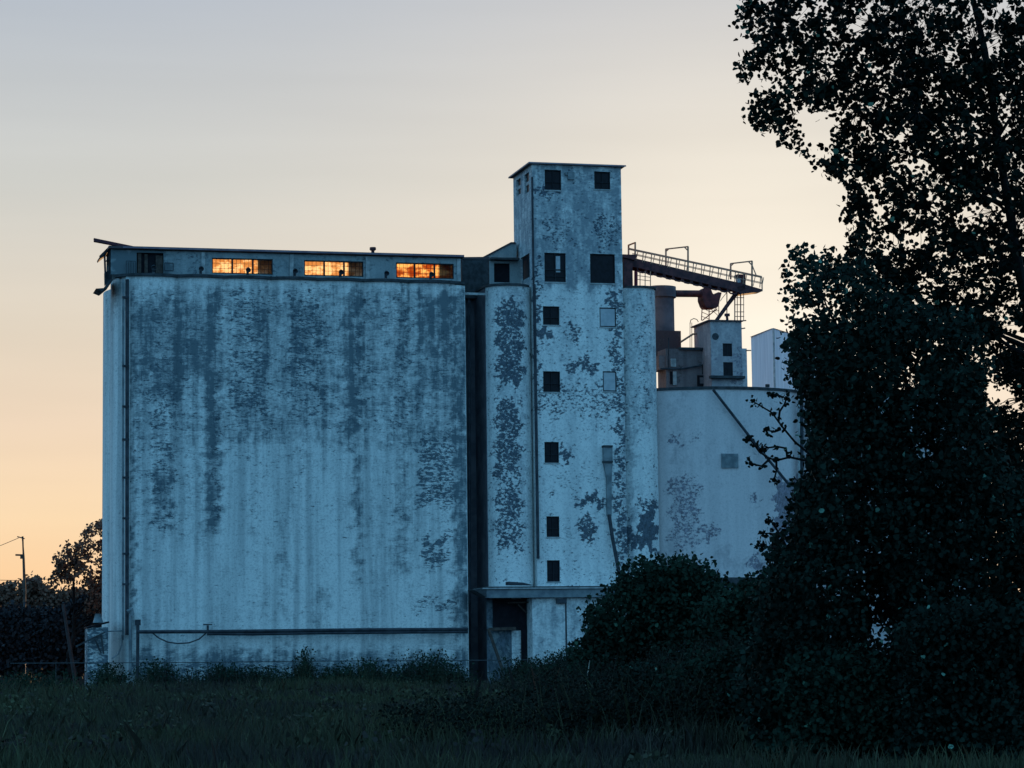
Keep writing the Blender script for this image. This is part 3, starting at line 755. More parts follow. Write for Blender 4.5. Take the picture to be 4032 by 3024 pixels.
# ------------------------------------------------------------------ far silo, annex, storage tank
vs = 9.0
rear = thing('rear_silo', 'narrow grey silo rising behind the right shoulder of the tower, carrying a horizontal duct', 'silo', wloc(F(2628, 1400, vs)[0], vs + 2), TH)
u0, u1 = F(2560, 1250, vs)[0], F(2671, 1250, vs)[0]; zt_ = F(2620, 1124, vs)[1]
zb_ = F(2640, 1420, vs)[1]
a = MB(); prism_wall(a, arc(u0, vs + 1.5, u1, vs + 1.5, 1.5, 18), zb_, zt_, .4); a.box(u1 - .02, u1, vs + 1.5, vs + 5, zb_, zt_); a.build('shaft', M['dull'], rear, True)
a = MB(); pr = arc(u0, vs + 1.5, u1 + .15, vs + 1.5, 1.7, 18); a.quadpoly([W(p[0], p[1], zt_ - 1.0) for p in pr] + [W(u1 + .15, vs + 5, zt_ - 1.0), W(u0, vs + 5, zt_ - 1)], Z * 1.0); a.build('cap', M['dull'], rear)
u0, u1, z0, z1 = rect(2598, 2682, 1302, 1424, vs - .6); a = MB(); a.box(u0, u1, vs - .6, vs + 4, z0, z1); u2, u3, z2_, z3_ = rect(2575, 2599, 1302, 1404, vs - .6); a.box(u2, u0 + .01, vs - .59, vs + 4, z2_, z1 - .01); a.build('lower_box', M['brown'], rear, False, st_flat(1.6, .3))
# horizontal duct and cyclone hopper
duct = thing('overhead_duct', 'rust dark horizontal duct ending in a lumpy hopper below the conveyor bridge', 'duct', tuple(FW(2720, 1156, vs + 1)), TH)
a = MB(); a.tube([FW(2660, 1156, vs + 1), FW(2778, 1157, vs + 1)], .33, 12); a.build('pipe', M['rust'], duct, True)
a = MB(); a.quadpoly([FW(*p, vs + .3) for p in ((2768, 1138), (2780, 1130), (2798, 1132), (2805, 1152), (2812, 1163), (2824, 1163), (2828, 1150), (2842, 1152), (2834, 1182), (2830, 1206), (2822, 1211), (2784, 1211), (2776, 1200), (2768, 1178))], V * 1.6); a.build('hopper', M['rust'], duct)
a = MB(); a.tube([FW(2792, 1205, vs + 1), FW(2792, 1260, vs + 1)], .05, 5); a.tube([FW(2765, 1208, vs + 1), FW(2762, 1262, vs + 1)], .05, 5)
for k in range(3): a.tube([FW(2764, 1212 + k * 17, vs + 1), FW(2792, 1226 + k * 15, vs + 1)], .03, 4); a.tube([FW(2792, 1210 + k * 17, vs + 1), FW(2830, 1245 - k * 22, vs + 1)], .03, 4)
a.tube([FW(2830, 1206, vs + 1), FW(2830, 1262, vs + 1)], .04, 5); a.tube([FW(2765, 1262, vs + 1), FW(2824, 1216, vs + 1)], .05, 4)
a.build('support_frame', M['rail'], duct)

# conveyor bridge
vb = 3.0
br = thing('conveyor_bridge', 'rusty inclined conveyor bridge with handrails and three portal frames, right of the tower top', 'conveyor', tuple(FW(2700, 1090, vb)), TH)
def by(x, top=True): return (1021 + (x - 2498) * (90 / 419.) if top else 1052 + (x - 2494) * (88 / 376.))
a = MB()
a.quadpoly([FW(2488, 1014, vb), FW(2930, 1118, vb), FW(2935, 1140, vb), FW(2905, 1151, vb), FW(2870, 1138, vb), FW(2488, 1049, vb)], V * .25)
a.quadpoly([FW(2488, 1014, vb) + V * 1.5, FW(2930, 1118, vb) + V * 1.5, FW(2935, 1140, vb) + V * 1.5, FW(2870, 1138, vb) + V * 1.5, FW(2488, 1049, vb) + V * 1.5], V * .2)
a.quadpoly([FW(2900, 1132, vb), FW(2935, 1120, vb), FW(3000, 1139, vb), FW(3001, 1147, vb), FW(2915, 1158, vb)], V * 1.6)
a.build('girder', M['rust'], br)
a = MB(); a.quadpoly([FW(2488, 1024, vb) + V * .3, FW(2925, 1122, vb) + V * .3, FW(2925, 1125, vb) + V * .3, FW(2488, 1027, vb) + V * .3], V * 1.15); a.build('deck', M['rust'], br)
a = MB()
for k in range(11):      # return idler hangers below the girder
    x = 2508 + k * 36; y = by(x + 10, False) - 2
    a.tube([FW(x, y - 3, vb + .1), FW(x + 2, y + 10, vb + .1), FW(x + 8, y + 15, vb + .1), FW(x + 22, y + 18, vb + .1), FW(x + 31, y + 17, vb + .1), FW(x + 34, y + 3, vb + .1)], .085, 5)
a.build('idler', M['rust'], br)
for side, dv in ((0, 0.0), (1, 1.6)):
    a = MB(); vv = vb + dv; off = -4 if side else 0
    rl = lambda x: 981 + (x - 2472) * (112 / 528.) + off
    a.tube([FW(2472, rl(2472), vv), FW(3000, rl(3000), vv)], .055, 5)
    a.tube([FW(2490, rl(2490) + 17, vv), FW(3000, rl(3000) + 24, vv)], .035, 5)
    k = 0
    for x in range(2500, 3001, 33):
        a.tube([FW(x, rl(x), vv), FW(x - 3, by(x) + 4, vv)], .045, 5)
        a.tube([FW(x + 12, rl(x + 12) + 1, vv), FW(x + 4, by(x) + 5, vv)], .03, 4)
    a.build('handrail', M['rail'], br)
a = MB(); a.bar(FW(3000, 1092, vb), FW(3001, 1147, vb), .09); a.build('end_post', M['rail'], br)
for (xl, yl, bl, xr, yr, brr) in ((2475, 966, 1012, 2501, 955, 1020), (2622, 981, 1052, 2709, 971, 1070), (2877, 1038, 1100, 2961, 1028, 1130)):
    a = MB(); vA, vB_ = vb + 1.55, vb
    a.bar(FW(xl, bl, vA), FW(xl, yl, vA), .13); a.bar(FW(xr, brr, vB_), FW(xr, yr, vB_), .13); a.bar(FW(xl - 1, yl, vA), FW(xr + 1, yr, vB_), .11)
    if xr - xl > 50:
        a.bar(FW(xr - 14, yr + 2, vB_), FW(xr, yr + 16, vB_), .09); a.bar(FW(xl + 12, yl - 1, vA), FW(xl, yl + 10, vA), .09)
    if xl > 2800: a.bar(FW(2962, 1046, vB_), FW(2980, 1090, vB_), .08)
    a.build('portal_frame', M['rail'], br)
a = MB(); a.pbox(2918, 2936, 1082, 1136, vb + .3, .8); a.pbox(2903, 2936, 1080, 1092, vb + .25, .9); a.build('motor_housing', M['rust'], br)
a = MB(); a.pbox(2904, 2918, 1094, 1112, vb + .35, .5); a.build('motor', M['board'], br)
a = MB(); a.tube([FW(2904, 1148, vb + .8), FW(2868, 1196, vb + .8), FW(2818, 1266, vb + 1)], [.22, .18, .17], 10); a.build('chute', M['rust'], br, True)
a = MB(); a.tube([FW(2866, 1146, vb + .6), FW(2842, 1176, vb + .6), FW(2836, 1186, vb + .6)], .03, 4); a.build('stay', M['rail'], br)
# housing where the bridge meets the tower
a = MB(); a.pbox(2456, 2491, 1003, 1126, 1.9, 3); a.quadpoly([FW(2452, 1001, 1.7), FW(2510, 1003, 1.7), FW(2500, 1024, 1.7), FW(2452, 1012, 1.7)], V * 3); a.build('tail_housing', M['rust'], br)
a = MB(); a.tube([FW(2504, 1068, 2.2), FW(2504, 1126, 2.2)], .16, 8); a.build('red_cylinder', simple('red_paint', (.20, .01, .03), None, .5, 1.), br)
a = MB()
for x in (2520, 2540, 2561): a.tube([FW(x, 1068, 2.4), FW(x, 1128, 2.4)], .045, 5)
a.tube([FW(2510, 1085, 2.4), FW(2562, 1092, 2.4)], .03, 4); a.tube([FW(2510, 1100, 2.4), FW(2562, 1106, 2.4)], .03, 4); a.build('stair_frame', M['rail'], br)

# storage tank
vk = 1.6
ku0, ku1 = F(2592, 1800, vk)[0], F(3158, 1800, vk)[0]
tank = thing('storage_tank', 'broad pale concrete storage tank with square boarded patch and long slanting pipe', 'storage tank', wloc((ku0 + ku1) / 2, vk + 3), TH)
zk = F(2870, 1531, vk - 1.5)[1]
a = MB(); prism_wall(a, [(ku0, vk + 9)] + arc(ku0, vk + .6, ku1, vk + .6, 2.4, 40) + [(ku1, vk + 9)], 0, zk, .3); a.build('shell', M['tank'], tank, True, st_tank())
a = MB(); pr = arc(ku0 - .12, vk + .6, ku1 + .12, vk + .6, 2.55, 40); a.quadpoly([W(p[0], p[1], zk - .06) for p in pr] + [W(ku1 + .12, vk + 8, zk - .06), W(ku0 - .12, vk + 8, zk - .06)], Z * .24); a.build('rim', M['ledge'], tank)
a = MB(); a.pbox(2842, 2907, 1786, 1842, vk - 1.90, .12); a.build('patch_panel', M['greypipe'], tank)
a = MB(); a.tube([FW(2808, 1534, vk - 2.1), FW(2960, 1730, vk - 2.2), FW(3110, 1912, vk - 2.3)], .13, 8); a.build('slanting_pipe', M['pipe'], tank)
a = MB(); a.tube([FW(3144, 1440, vk - .3), FW(3148, 2300, vk - .3)], .12, 7); a.build('pipe_light', M['trim'], tank)
a = MB(); a.tube([FW(3156, 1440, vk - .3), FW(3160, 2300, vk - .3)], .16, 7); a.build('pipe_dark', M['pipe'], tank)
a = MB(); p = FW(3022, 1524, vk - .5); a.tube([p, p + Z * .25], .2, 8); a.build('hatch', M['ledge'], tank)

# annex house on the tank
va = 3.2
ax = thing('annex_house', 'small machine house with two dark windows and roof masts, on the storage tank', 'machine house', tuple(FW(2860, 1525, va)), TH)
u0, u1 = F(2800, 1400, va)[0], F(2921, 1330, va)[0]; z0 = zk - .1; z1 = F(2868, 1266, va)[1]
vd = VD(2736, 1400, u0)[0]
ah = [rect(2846, 2883, 1352, 1403, va), rect(2848, 2886, 1426, 1482, va)]
ast = {'grime_and_shade': lambda P: soft(*projn(P), [(2700, 2812, 1250, 1530, .7), (2800, 2945, 1480, 1490, .6), (2800, 2945, 1265, 1290, .6)], .75, 8), 'peel_and_shade': lambda P: soft(*projn(P), [(2800, 2845, 1380, 1530, .5), (2885, 2940, 1350, 1530, .6), (2810, 2880, 1270, 1350, .4)], .3, 8)}
a = MB(); wall_grid(a, u0, u1, z0, z1, ah, va, .25, .25)
a.box(u0 - .001, u0 + .02, va + .02, vd, z0, z1); a.box(u1 - .02, u1 - .001, va + .02, vd, z0, z1); a.box(u0, u1, vd, vd + .1, z0, z1)
a.build('wall', M['tank'], ax, False, ast)
for h in ah:
    a = MB(); a.box(h[0], h[1], va + .1, va + .15, h[2], h[3]); w = a.build('window', M['pane'], ax)
    a = MB(); um = (h[0] + h[1]) / 2; a.box(um - .03, um + .03, va + .06, va + .095, h[2], h[3]); a.box(h[0], h[1], va + .07, va + .096, h[3] - .08, h[3]); a.build('frame', M['frame'], w)
a = MB(); a.box(u0 - .25, u1 + .1, va - .2, vd + .3, z1, z1 + .12); a.build('roof', M['roof'], ax)
a = MB(); a.pbox(2921, 2942, 1372, 1528, va + .05, 3); a.build('side_block', M['tank'], ax, False, st_flat(.4, .3))
a = MB(); a.pbox(2800, 2935, 1479, 1489, va - .6, .62); a.build('ledge', M['ledge'], ax)
a = MB(); p = FW(2817, 1325, va - .02); a.tube([p, p + V * .015], .33, 12); p = FW(2768, 1322, va + 2.0); a.build('wall_hole', M['pipe'], ax)
a = MB()
for (x, y0, y1, r) in ((2862, 1152, 1262, .05), (2893, 1150, 1262, .06), (2903, 1150, 1262, .04), (2916, 1150, 1264, .06), (2928, 1160, 1262, .035)): a.tube([FW(x, y0, va + 1), FW(x, y1, va + 1)], r, 5)
for y in (1172, 1200, 1228, 1246): a.tube([FW(2893, y, va + 1), FW(2930, y, va + 1)], .035, 4)
a.build('mast_frame', M['rail'], ax)
for q in ((2916, 1264, 2938, 1262), (2920, 1294, 2934, 1292), (2938, 1380, 2957, 1380)):
    a = MB(); a.tube([FW(q[0], q[1], va), FW(q[2], q[3], va)], .06, 5); a.build('bracket', M['rail'], ax)
a = MB(); a.tube([FW(2862, 1242, va + .8), FW(2864, 1262, va + .8)], .12, 6); a.bar(FW(2854, 1240, va + .8), FW(2872, 1240, va + .8), .25); a.build('roof_lamp', M['rust'], ax)
a = MB()     # hooped ladder
for x in (2717, 2724): a.tube([FW(x, 1270, va + 4), FW(x, 1372, va + 4)], .03, 4)
a.tube([FW(2717, 1275, va + 4), FW(2720, 1260, va + 4), FW(2732, 1254, va + 4), FW(2744, 1258, va + 4), FW(2750, 1268, va + 4)], .04, 4)
a.tube([FW(2680, 1347, va + 4), FW(2700, 1334, va + 4), FW(2728, 1316, va + 4), FW(2742, 1314, va + 4)], .10, 6); a.build('ladder', M['rail'], ax)
# brown lower building behind
lb = thing('brown_house', 'low brownish concrete building between rear silo and annex house, on the tank edge', 'building', tuple(FW(2690, 1525, va + 3)), TH)
u0, u1, z0, z1 = rect(2622, 2806, 1374, 1530, va + 2.5)
a = MB(); a.box(u0, u1, va + 2.5, va + 5, z0 - 2, z1); a.build('wall', M['brown'], lb, False, st_flat(.0, .25))
a = MB(); a.pbox(2594, 2622, 1400, 1456, va + 2.6, 2); a.build('side_bay', M['brown'], lb, False, st_flat(.0, .25))
a = MB(); a.pbox(2676, 2790, 1368, 1377, va + 2.2, 3); a.build('roof', M['ledge'], lb)
for q in ((2766, 2800, 1434, 1474), (2640, 2648, 1462, 1512)):
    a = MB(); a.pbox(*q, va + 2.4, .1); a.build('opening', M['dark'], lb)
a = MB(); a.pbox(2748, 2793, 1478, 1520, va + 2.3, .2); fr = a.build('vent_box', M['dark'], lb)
a = MB(); a.pbox(2756, 2784, 1486, 1510, va + 2.25, .05); a.build('vent_face', M['brown'], fr, False, st_flat(0, .2))
a = MB(); a.pbox(2641, 2662, 1412, 1444, va + 2.4, .1); a.pbox(2650, 2664, 1462, 1516, va + 2.4, .1); a.build('pale_panel', M['trim'], lb)
a = MB(); a.tube([FW(2600, 1452, va + 2.2), FW(2690, 1452, va + 2.2), FW(2766, 1438, va + 2.2)], .09, 6); a.tube([FW(2774, 1375, va + 2.2), FW(2774, 1434, va + 2.2)], .1, 6); a.tube([FW(2632, 1330, va + 2.2), FW(2632, 1452, va + 2.2)], .06, 6); a.build('pipe', M['pipe'], lb)

# pale bin beyond
bn = thing('peaked_steel_bin', 'pale lavender corrugated steel bin with peaked roof beyond the storage tank', 'steel bin', (G(3047, 1527, 300).x, 303, 0))
YB = 300
A0, A1, A2 = G(2957, 1327, YB + 6), G(3045, 1293, YB), G(3215, 1345, YB + 8)
a = MB()
def dn(p): return Vector((p.x, p.y, 0))
a.add([dn(A0), dn(A1), A1, A0], [(0, 1, 2, 3)]); a.add([dn(A1), dn(A2), A2, A1], [(0, 1, 2, 3)])
A3 = G(3120, 1340, YB + 16); a.add([dn(A2), dn(A3), A3, A2], [(0, 1, 2, 3)]); a.add([dn(A3), dn(A0), A0, A3], [(0, 1, 2, 3)])
a.build('shell', M['steel'], bn)
a = MB(); a.add([A0 + Vector((-.15, -.15, 0)), A1 + Vector((0, -.2, .02)), A2 + Vector((.15, 0, 0)), A3, A1 + Vector((0, 3, .35))], [(0, 1, 4), (1, 2, 4), (2, 3, 4), (3, 0, 4)]); a.build('roof', simple('bin_roof', (.36, .30, .34), None, .7, .5), bn)
a = MB(); a.tube([dn(A1) + Vector((0, -.08, 0)), A1 + Vector((0, -.08, 0))], .12, 6); a.build('corner_trim', M['trim'], bn)

# second tank, mostly behind the tree
t2 = thing('second_tank', 'pale concrete tank almost hidden behind the big tree at right', 'storage tank', wloc(F(3520, 1900, 4)[0], 10), TH)
u0, u1 = F(3172, 1800, 4)[0], F(3888, 1700, 4)[0]; z2 = F(3500, 1545, 3)[1]
a = MB(); prism_wall(a, [(u0, 12)] + arc(u0, 5, u1, 5, 2.4, 30) + [(u1, 12)], 0, z2, 1.2); a.build('shell', M['tank'], t2, True, st_flat(.5, .1))
a = MB(); pr = arc(u0 - .1, 5, u1 + .1, 5, 2.5, 30); a.quadpoly([W(p[0], p[1], z2) for p in pr] + [W(u1 + .1, 12, z2), W(u0 - .1, 12, z2)], Z * .2); a.build('rim', M['ledge'], t2)

# low building under the tank
low = thing('low_outbuilding', 'low dark block building with flat roof below the storage tank, half hidden by bushes', 'building', wloc(F(2900, 2400, -3)[0], -3), TH)
u0, u1, z0, z1 = rect(2560, 3180, 2276, 2700, -4)
a = MB(); wall_grid(a, u0, u1, 0, z1, [], -4, .1, .4); a.build('wall', M['gallery'], low, False, st_flat(.9, .5))
a = MB(); a.box(u0 - .2, u1 + .2, -4.3, 0, z1 - .5, z1 + .05); a.build('roof', M['ledge'], low)

# ------------------------------------------------------------------ utility pole, wires, chain fence
pole = thing('utility_pole', 'slim bare utility pole with a transformer arm against the orange sky at far left', 'utility pole', (G(94, 2300, 330).x, 330, 0))
a = MB(); b0 = G(97, 2330, 330); a.tube([Vector((b0.x, 330, 0)), b0, G(93, 2200, 330), G(89, 2112, 330)], [.2, .19, .16, .13], 7); a.bar(G(68, 2113, 330), G(97, 2121, 330), .14, .14); a.build('pole', M['wood'], pole)
a = MB(); a.bar(G(61, 2185, 330), G(93, 2186, 330), .18, .22); a.bar(G(80, 2194, 330), G(92, 2194, 330), .2, .4); a.build('transformer_arm', M['wood'], pole)
wires = thing('overhead_wires', 'two thin overhead wires crossing the orange sky beside the utility pole', 'wires', (G(94, 2200, 331).x, 331, G(94, 2200, 331).z))
for p, q in (((-60, 2165), (74, 2118)), ((-60, 2283), (212, 2279))):
    a = MB(); A_, B_ = G(*p, 331), G(*q, 332); mid = (A_ + B_) / 2 - Z * .15; a.tube([A_, mid, B_], .035, 4); a.build('wire', M['rust'], wires)
fence = thing('boundary_fence', 'thin chain link fence line with top rail running in front of the silos', 'fence', (G(900, 2605, 214).x, 214, 0))
fp = [G(x, y, Y) for x, y, Y in ((40, 2612, 210), (400, 2610, 211), (900, 2607, 214), (1400, 2602, 218), (1930, 2600, 222), (2330, 2596, 224))]
a = MB(); a.tube(fp, .035, 5); a.build('top_rail', M['wire'], fence)
for i in range(len(fp) - 1):
    for k in range(3):
        p = fp[i].lerp(fp[i + 1], (k + .5) / 3); a = MB(); a.tube([Vector((p.x, p.y, 0)), p], .026, 5); a.build('fence_post', M['wire'], fence)
a = MB()
for i in range(len(fp) - 1):
    for z in (.3, .9, 1.5): a.tube([Vector((fp[i].x, fp[i].y, z)), Vector((fp[i + 1].x, fp[i + 1].y, z))], .008, 3)
a.build('line_wire', M['wire'], fence)
lp = thing('leaning_pole', 'pale timber pole leaning against the dark hedge left of the silos', 'pole', (G(275, 2600, 236).x, 236, 0))
a = MB(); q = G(296, 2620, 236); a.tube([Vector((q.x + .2, q.y, 0)), G(248, 2378, 236)], [.2, .15], 7); a.build('shaft', simple('weathered_pole', (.06, .055, .06), None, .9, 2.), lp)

# ------------------------------------------------------------------ foliage
def inpoly(x, y, poly):
    c = np.zeros(x.shape, bool); n = len(poly); j = n - 1
    for i in range(n):
        xi, yi = poly[i]; xj, yj = poly[j]
        if yi != yj:
            c ^= ((yi > y) != (yj > y)) & (x < (xj - xi) * (y - yi) / (yj - yi) + xi)
        j = i
    return c
def Gn(px, py, Y):
    d = np.array(fwd)[None] + np.outer((px - 2016) / FPX, np.array(CR)) + np.outer(-(py - 1512) / FPX, np.array(CU))
    return np.array(EYE)[None] + d * (Y / d[:, 1])[:, None]
def nz(P, s, o=0.0):
    return np.array([mnoise.noise(Vector((p[0] * s + o, p[1] * s, p[2] * s))) for p in P])
def leafmesh(name, C, size, mat, parent=None, kind=None, elong=1.15, tint=None, droop=0.0):
    n = len(C)
    a = rng.normal(size=(n, 3)); a /= np.linalg.norm(a, axis=1)[:, None]
    a[:, 2] -= droop; a /= np.linalg.norm(a, axis=1)[:, None]
    b = np.cross(a, rng.normal(size=(n, 3))); b /= np.linalg.norm(b, axis=1)[:, None]
    s = (size * rng.uniform(.65, 1.25, n))[:, None] if np.isscalar(size) else (size * rng.uniform(.7, 1.2, n))[:, None]
    w = b * s * .50; l = a * s * elong * .5
    c = np.cross(a, b) * s * .1
    # a broad-based leaf: stalk notch, two shoulders, two cheeks, tip
    Vt = np.stack([C - l * .85, C - l * .55 + w * .8 + c, C + l * .15 + w * .85 + c, C + l, C + l * .15 - w * .85 + c, C - l * .55 - w * .8 + c], 1).reshape(-1, 3)
    if parent is not None:
        inv = np.array(FR[parent.name].inverted()); Vt = Vt @ inv[:3, :3].T + inv[:3, 3]
    me = bpy.data.meshes.new(name)
    me.vertices.add(6 * n); me.vertices.foreach_set('co', Vt.astype(np.float32).ravel())
    me.loops.add(6 * n); me.loops.foreach_set('vertex_index', np.arange(6 * n, dtype=np.int32))
    me.polygons.add(n); me.polygons.foreach_set('loop_start', np.arange(0, 6 * n, 6, dtype=np.int32))
    me.update(calc_edges=True)
    at = me.attributes.new('tint', 'FLOAT', 'POINT')
    t = rng.uniform(0, 1, n) ** 1.6 if tint is None else tint
    at.data.foreach_set('value', np.repeat(t, 6).astype(np.float32))
    me.materials.append(mat)
    o = bpy.data.objects.new(name, me); col.objects.link(o)
    if parent is not None: o.parent = parent; FR[o.name] = FR[parent.name]
    if kind: o['kind'] = kind
    return o
def crown_pts(poly, Yc, thick, n, gap=0.0, gs=1.0, seed=0.0, jit=0.0):
    xs = [p[0] for p in poly]; ys = [p[1] for p in poly]
    out = []
    tot = 0
    while tot < n:
        x = rng.uniform(min(xs), max(xs), n); y = rng.uniform(min(ys), max(ys), n)
        k = inpoly(x + rng.normal(size=n) * jit, y + rng.normal(size=n) * jit, poly); x, y = x[k], y[k]
        Y = Yc + thick * rng.uniform(-1, 1, len(x)) ** 1.0
        P = Gn(x, y, Y)
        if gap is not None:
            f = nz(P, gs, seed) + .5 * nz(P, gs * 2.6, seed + 9)
            g = gap(y) if callable(gap) else gap
            k = f > g; P = P[k]
        P = P[P[:, 2] > .15]
        out.append(P); tot += len(P)
    return np.concatenate(out)[:n]
def sprigs(C, per, spread, down=.0):
    n = len(C); D = rng.normal(size=(n, 3)); D /= np.linalg.norm(D, axis=1)[:, None]
    t = rng.uniform(-1, 1, (n, per))
    L = C[:, None, :] + D[:, None, :] * t[:, :, None] * spread * 1.5 + rng.normal(size=(n, per, 3)) * spread * .55
    L[:, :, 2] -= down * np.abs(t) * spread
    return L.reshape(-1, 3)
def clumps(C, per, spread):
    """tight hanging bunches of leaves of uneven size"""
    k = rng.integers(max(per - 5, 2), per + 5, len(C)); I = np.repeat(np.arange(len(C)), k)
    s_ = spread * rng.uniform(.6, 1.5, len(C))[I]
    return C[I] + rng.normal(size=(len(I), 3)) * s_[:, None] * np.array([1, 1, 1.15])
def limbs(mb, base, top, targets, r0, r1=.03, wig=.25, n=6, hs=.75):
    """trunk from base to top plus curved limbs out to the target points"""
    base, top = Vector(base), Vector(top)
    pts = [base.lerp(top, i / 8) + Vector((random.uniform(-1, 1), random.uniform(-1, 1), 0)) * wig * .5 * (i > 0) for i in range(9)]
    mb.tube(pts, [r0 * (1 - .8 * i / 8) for i in range(9)], 9)
    ends = []
    for t in targets:
        t = Vector(t)
        hz = (t.z - base.z) / max(top.z - base.z, .1)
        s = min(max(hz * hs - .06, .08), .97)
        k = s * 8; i = min(int(k), 7); st = pts[i].lerp(pts[i + 1], k - i)
        L = (t - st).length; q = []
        for j in range(7):
            f = j / 6
            p = st.lerp(t, f); p.z += math.sin(f * math.pi) * L * -.06
            q.append(p + Vector((random.uniform(-1, 1), random.uniform(-1, 1), random.uniform(-1, 1))) * wig * .35 * math.sin(f * math.pi))
        rr = r0 * (1 - .75 * s) * .45
        mb.tube(q, [rr + (r1 - rr) * (j / 6) ** .7 for j in range(7)], n, False)
        ends.append(q)
    return ends
def twigs(mb, paths, C, frac, r=.012):
    allp = [p for q in paths for p in q[2:]]
    A = np.array([tuple(p) for p in allp])
    idx = rng.choice(len(C), int(len(C) * frac), replace=False)
    for i in idx:
        c = C[i]; d = ((A - c) ** 2).sum(1); j = int(d.argmin())
        a = Vector(A[j]); b_ = Vector(c)
        if (a - b_).length > 1.5: continue
        m_ = a.lerp(b_, .5) + Vector(rng.normal(size=3)) * .08
        mb.tube([a, m_, b_], [r * 1.7, r * 1.3, r * .7], 3, False)

# --- the big cottonwood at right
YT = 76.0
polyA = [(2960, -60), (2925, 30), (2893, 80), (2915, 115), (2960, 150), (2990, 215), (2935, 225), (2885, 262), (2910, 310), (2950, 350), (2990, 390), (2950, 440), (2928, 480), (2950, 512),
         (3030, 500), (3060, 545), (3085, 582), (3150, 560), (3120, 470), (3180, 425), (3230, 440), (3270, 500), (3285, 560), (3235, 560), (3165, 595), (3180, 640), (3240, 690), (3310, 700), (3345, 740), (3320, 770),
         (3350, 800), (3330, 850), (3350, 930), (3340, 1010), (3420, 1150), (3560, 1250), (3720, 1300), (3840, 1330), (3900, 1340), (3990, 1300), (4050, 1330), (4150, 1340), (4150, -60)]
tA = thing('cottonwood_tree', 'tall cottonwood tree leaning in from the right edge, its black leaves open to the sky', 'tree', (G(4420, 2900, YT + 1).x, YT + 1, 0))
C = crown_pts(polyA, YT, 2.4, 2250, lambda y: .10, 1.25, 3.0)
tg = [C[i] for i in rng.choice(len(C), 20, replace=False)]
a = MB(); bs_ = G(4420, 2900, YT + 1); ends = limbs(a, (bs_.x, YT + 1, 0), G(3720, -700, YT), tg, .24, .015, .8, 6, .93)
along = np.array([tuple(p) for q in ends for p in q[2:] for _ in range(5)]); along += rng.normal(size=along.shape) * .14
Lf = np.concatenate([clumps(C, 11, .11), sprigs(along, 5, .10, .3)])
leafmesh('crown', Lf, .160, M['leaf'], tA)
twigs(a, ends, C, .5, .007)
a.build('trunk', M['bark'], tA)

# --- the denser cottonwood in front of the tanks
polyB = [(3135, 940), (3160, 965), (3190, 1010), (3240, 1000), (3300, 1030), (3350, 990), (3350, 1080), (3420, 1040), (3500, 1130), (3600, 1180), (3700, 1230), (3800, 1230), (3860, 1300), (3885, 1400), (3870, 1560), (3890, 1680),
         (3930, 1800), (3990, 1880), (4150, 1930), (4150, 2980), (3000, 2990), (2900, 2700), (2960, 2500), (2980, 2330), (3040, 2250), (3030, 2160), (3100, 2100), (3130, 1950), (3190, 1850), (3180, 1720), (3165, 1600), (3160, 1530), (3110, 1480), (3120, 1420),
         (3092, 1370), (3110, 1320), (3140, 1290), (3095, 1270), (3105, 1200), (3090, 1160), (3130, 1110), (3100, 1060), (3130, 1020)]
tB = thing('dense_cottonwood', 'dense dark green tree filling the right side in front of the storage tanks', 'tree', (G(3560, 2900, 70).x, 70, 0))
C = crown_pts(polyB, 70.0, 2.8, 9500, lambda y: np.where(y < 1260, .08, np.where(y < 2300, -.30, -.2)), .8, 21.0)
Lf = clumps(C, 9, .12)
leafmesh('crown', Lf, .145, M['leafb'], tB)
# thin leading shoots that stick out over the tank
shoots = [[(3190, 1790), (3130, 1740), (3080, 1680), (3040, 1625), (2985, 1592), (2962, 1580)], [(3065, 1660), (3070, 1620), (3090, 1590), (3098, 1560)], [(3180, 1815), (3110, 1800), (3060, 1812), (3030, 1805), (2990, 1780), (2965, 1745), (2945, 1725)],
          [(3100, 1800), (3095, 1765), (3060, 1758), (3010, 1765), (2998, 1760)], [(3030, 1808), (3000, 1835), (2975, 1830), (2950, 1818)], [(3056, 1810), (3058, 1850), (3048, 1890)], [(3230, 2210), (3160, 2180), (3100, 2160), (3060, 2120), (3030, 2100), (3000, 2100)], [(3110, 2170), (3060, 2160), (3010, 2150), (2990, 2140)],
          [(3100, 2160), (3075, 2110), (3045, 2065), (3030, 2045)], [(3075, 1690), (3050, 1700), (3025, 1695)], [(3085, 1565), (3060, 1555), (3040, 1558)]]
a = MB(); pts = []
for s in shoots:
    w = [G(x, y, 69.5) for x, y in s]; a.tube(w, [.035 * (1 - .6 * i / len(w)) for i in range(len(w))], 5, False)
    for k in range(len(w)):
        nn = 14 if k == len(w) - 1 else (5 if k > 1 else 2)
        for _ in range(nn): pts.append(np.array(w[k]) + rng.normal(size=3) * (.07 if k == len(w) - 1 else .06))
leafmesh('shoot_leaves', np.array(pts), .12, M['leaf'], tB)
tg = [C[i] for i in rng.choice(len(C), 22, replace=False)]
bs_ = G(3560, 2900, 70); ends = limbs(a, (bs_.x, 70, 0), G(3500, 1150, 70), tg, .3, .02, .3)
twigs(a, ends, C, .04, .009)
a.build('trunk', M['bark'], tB)

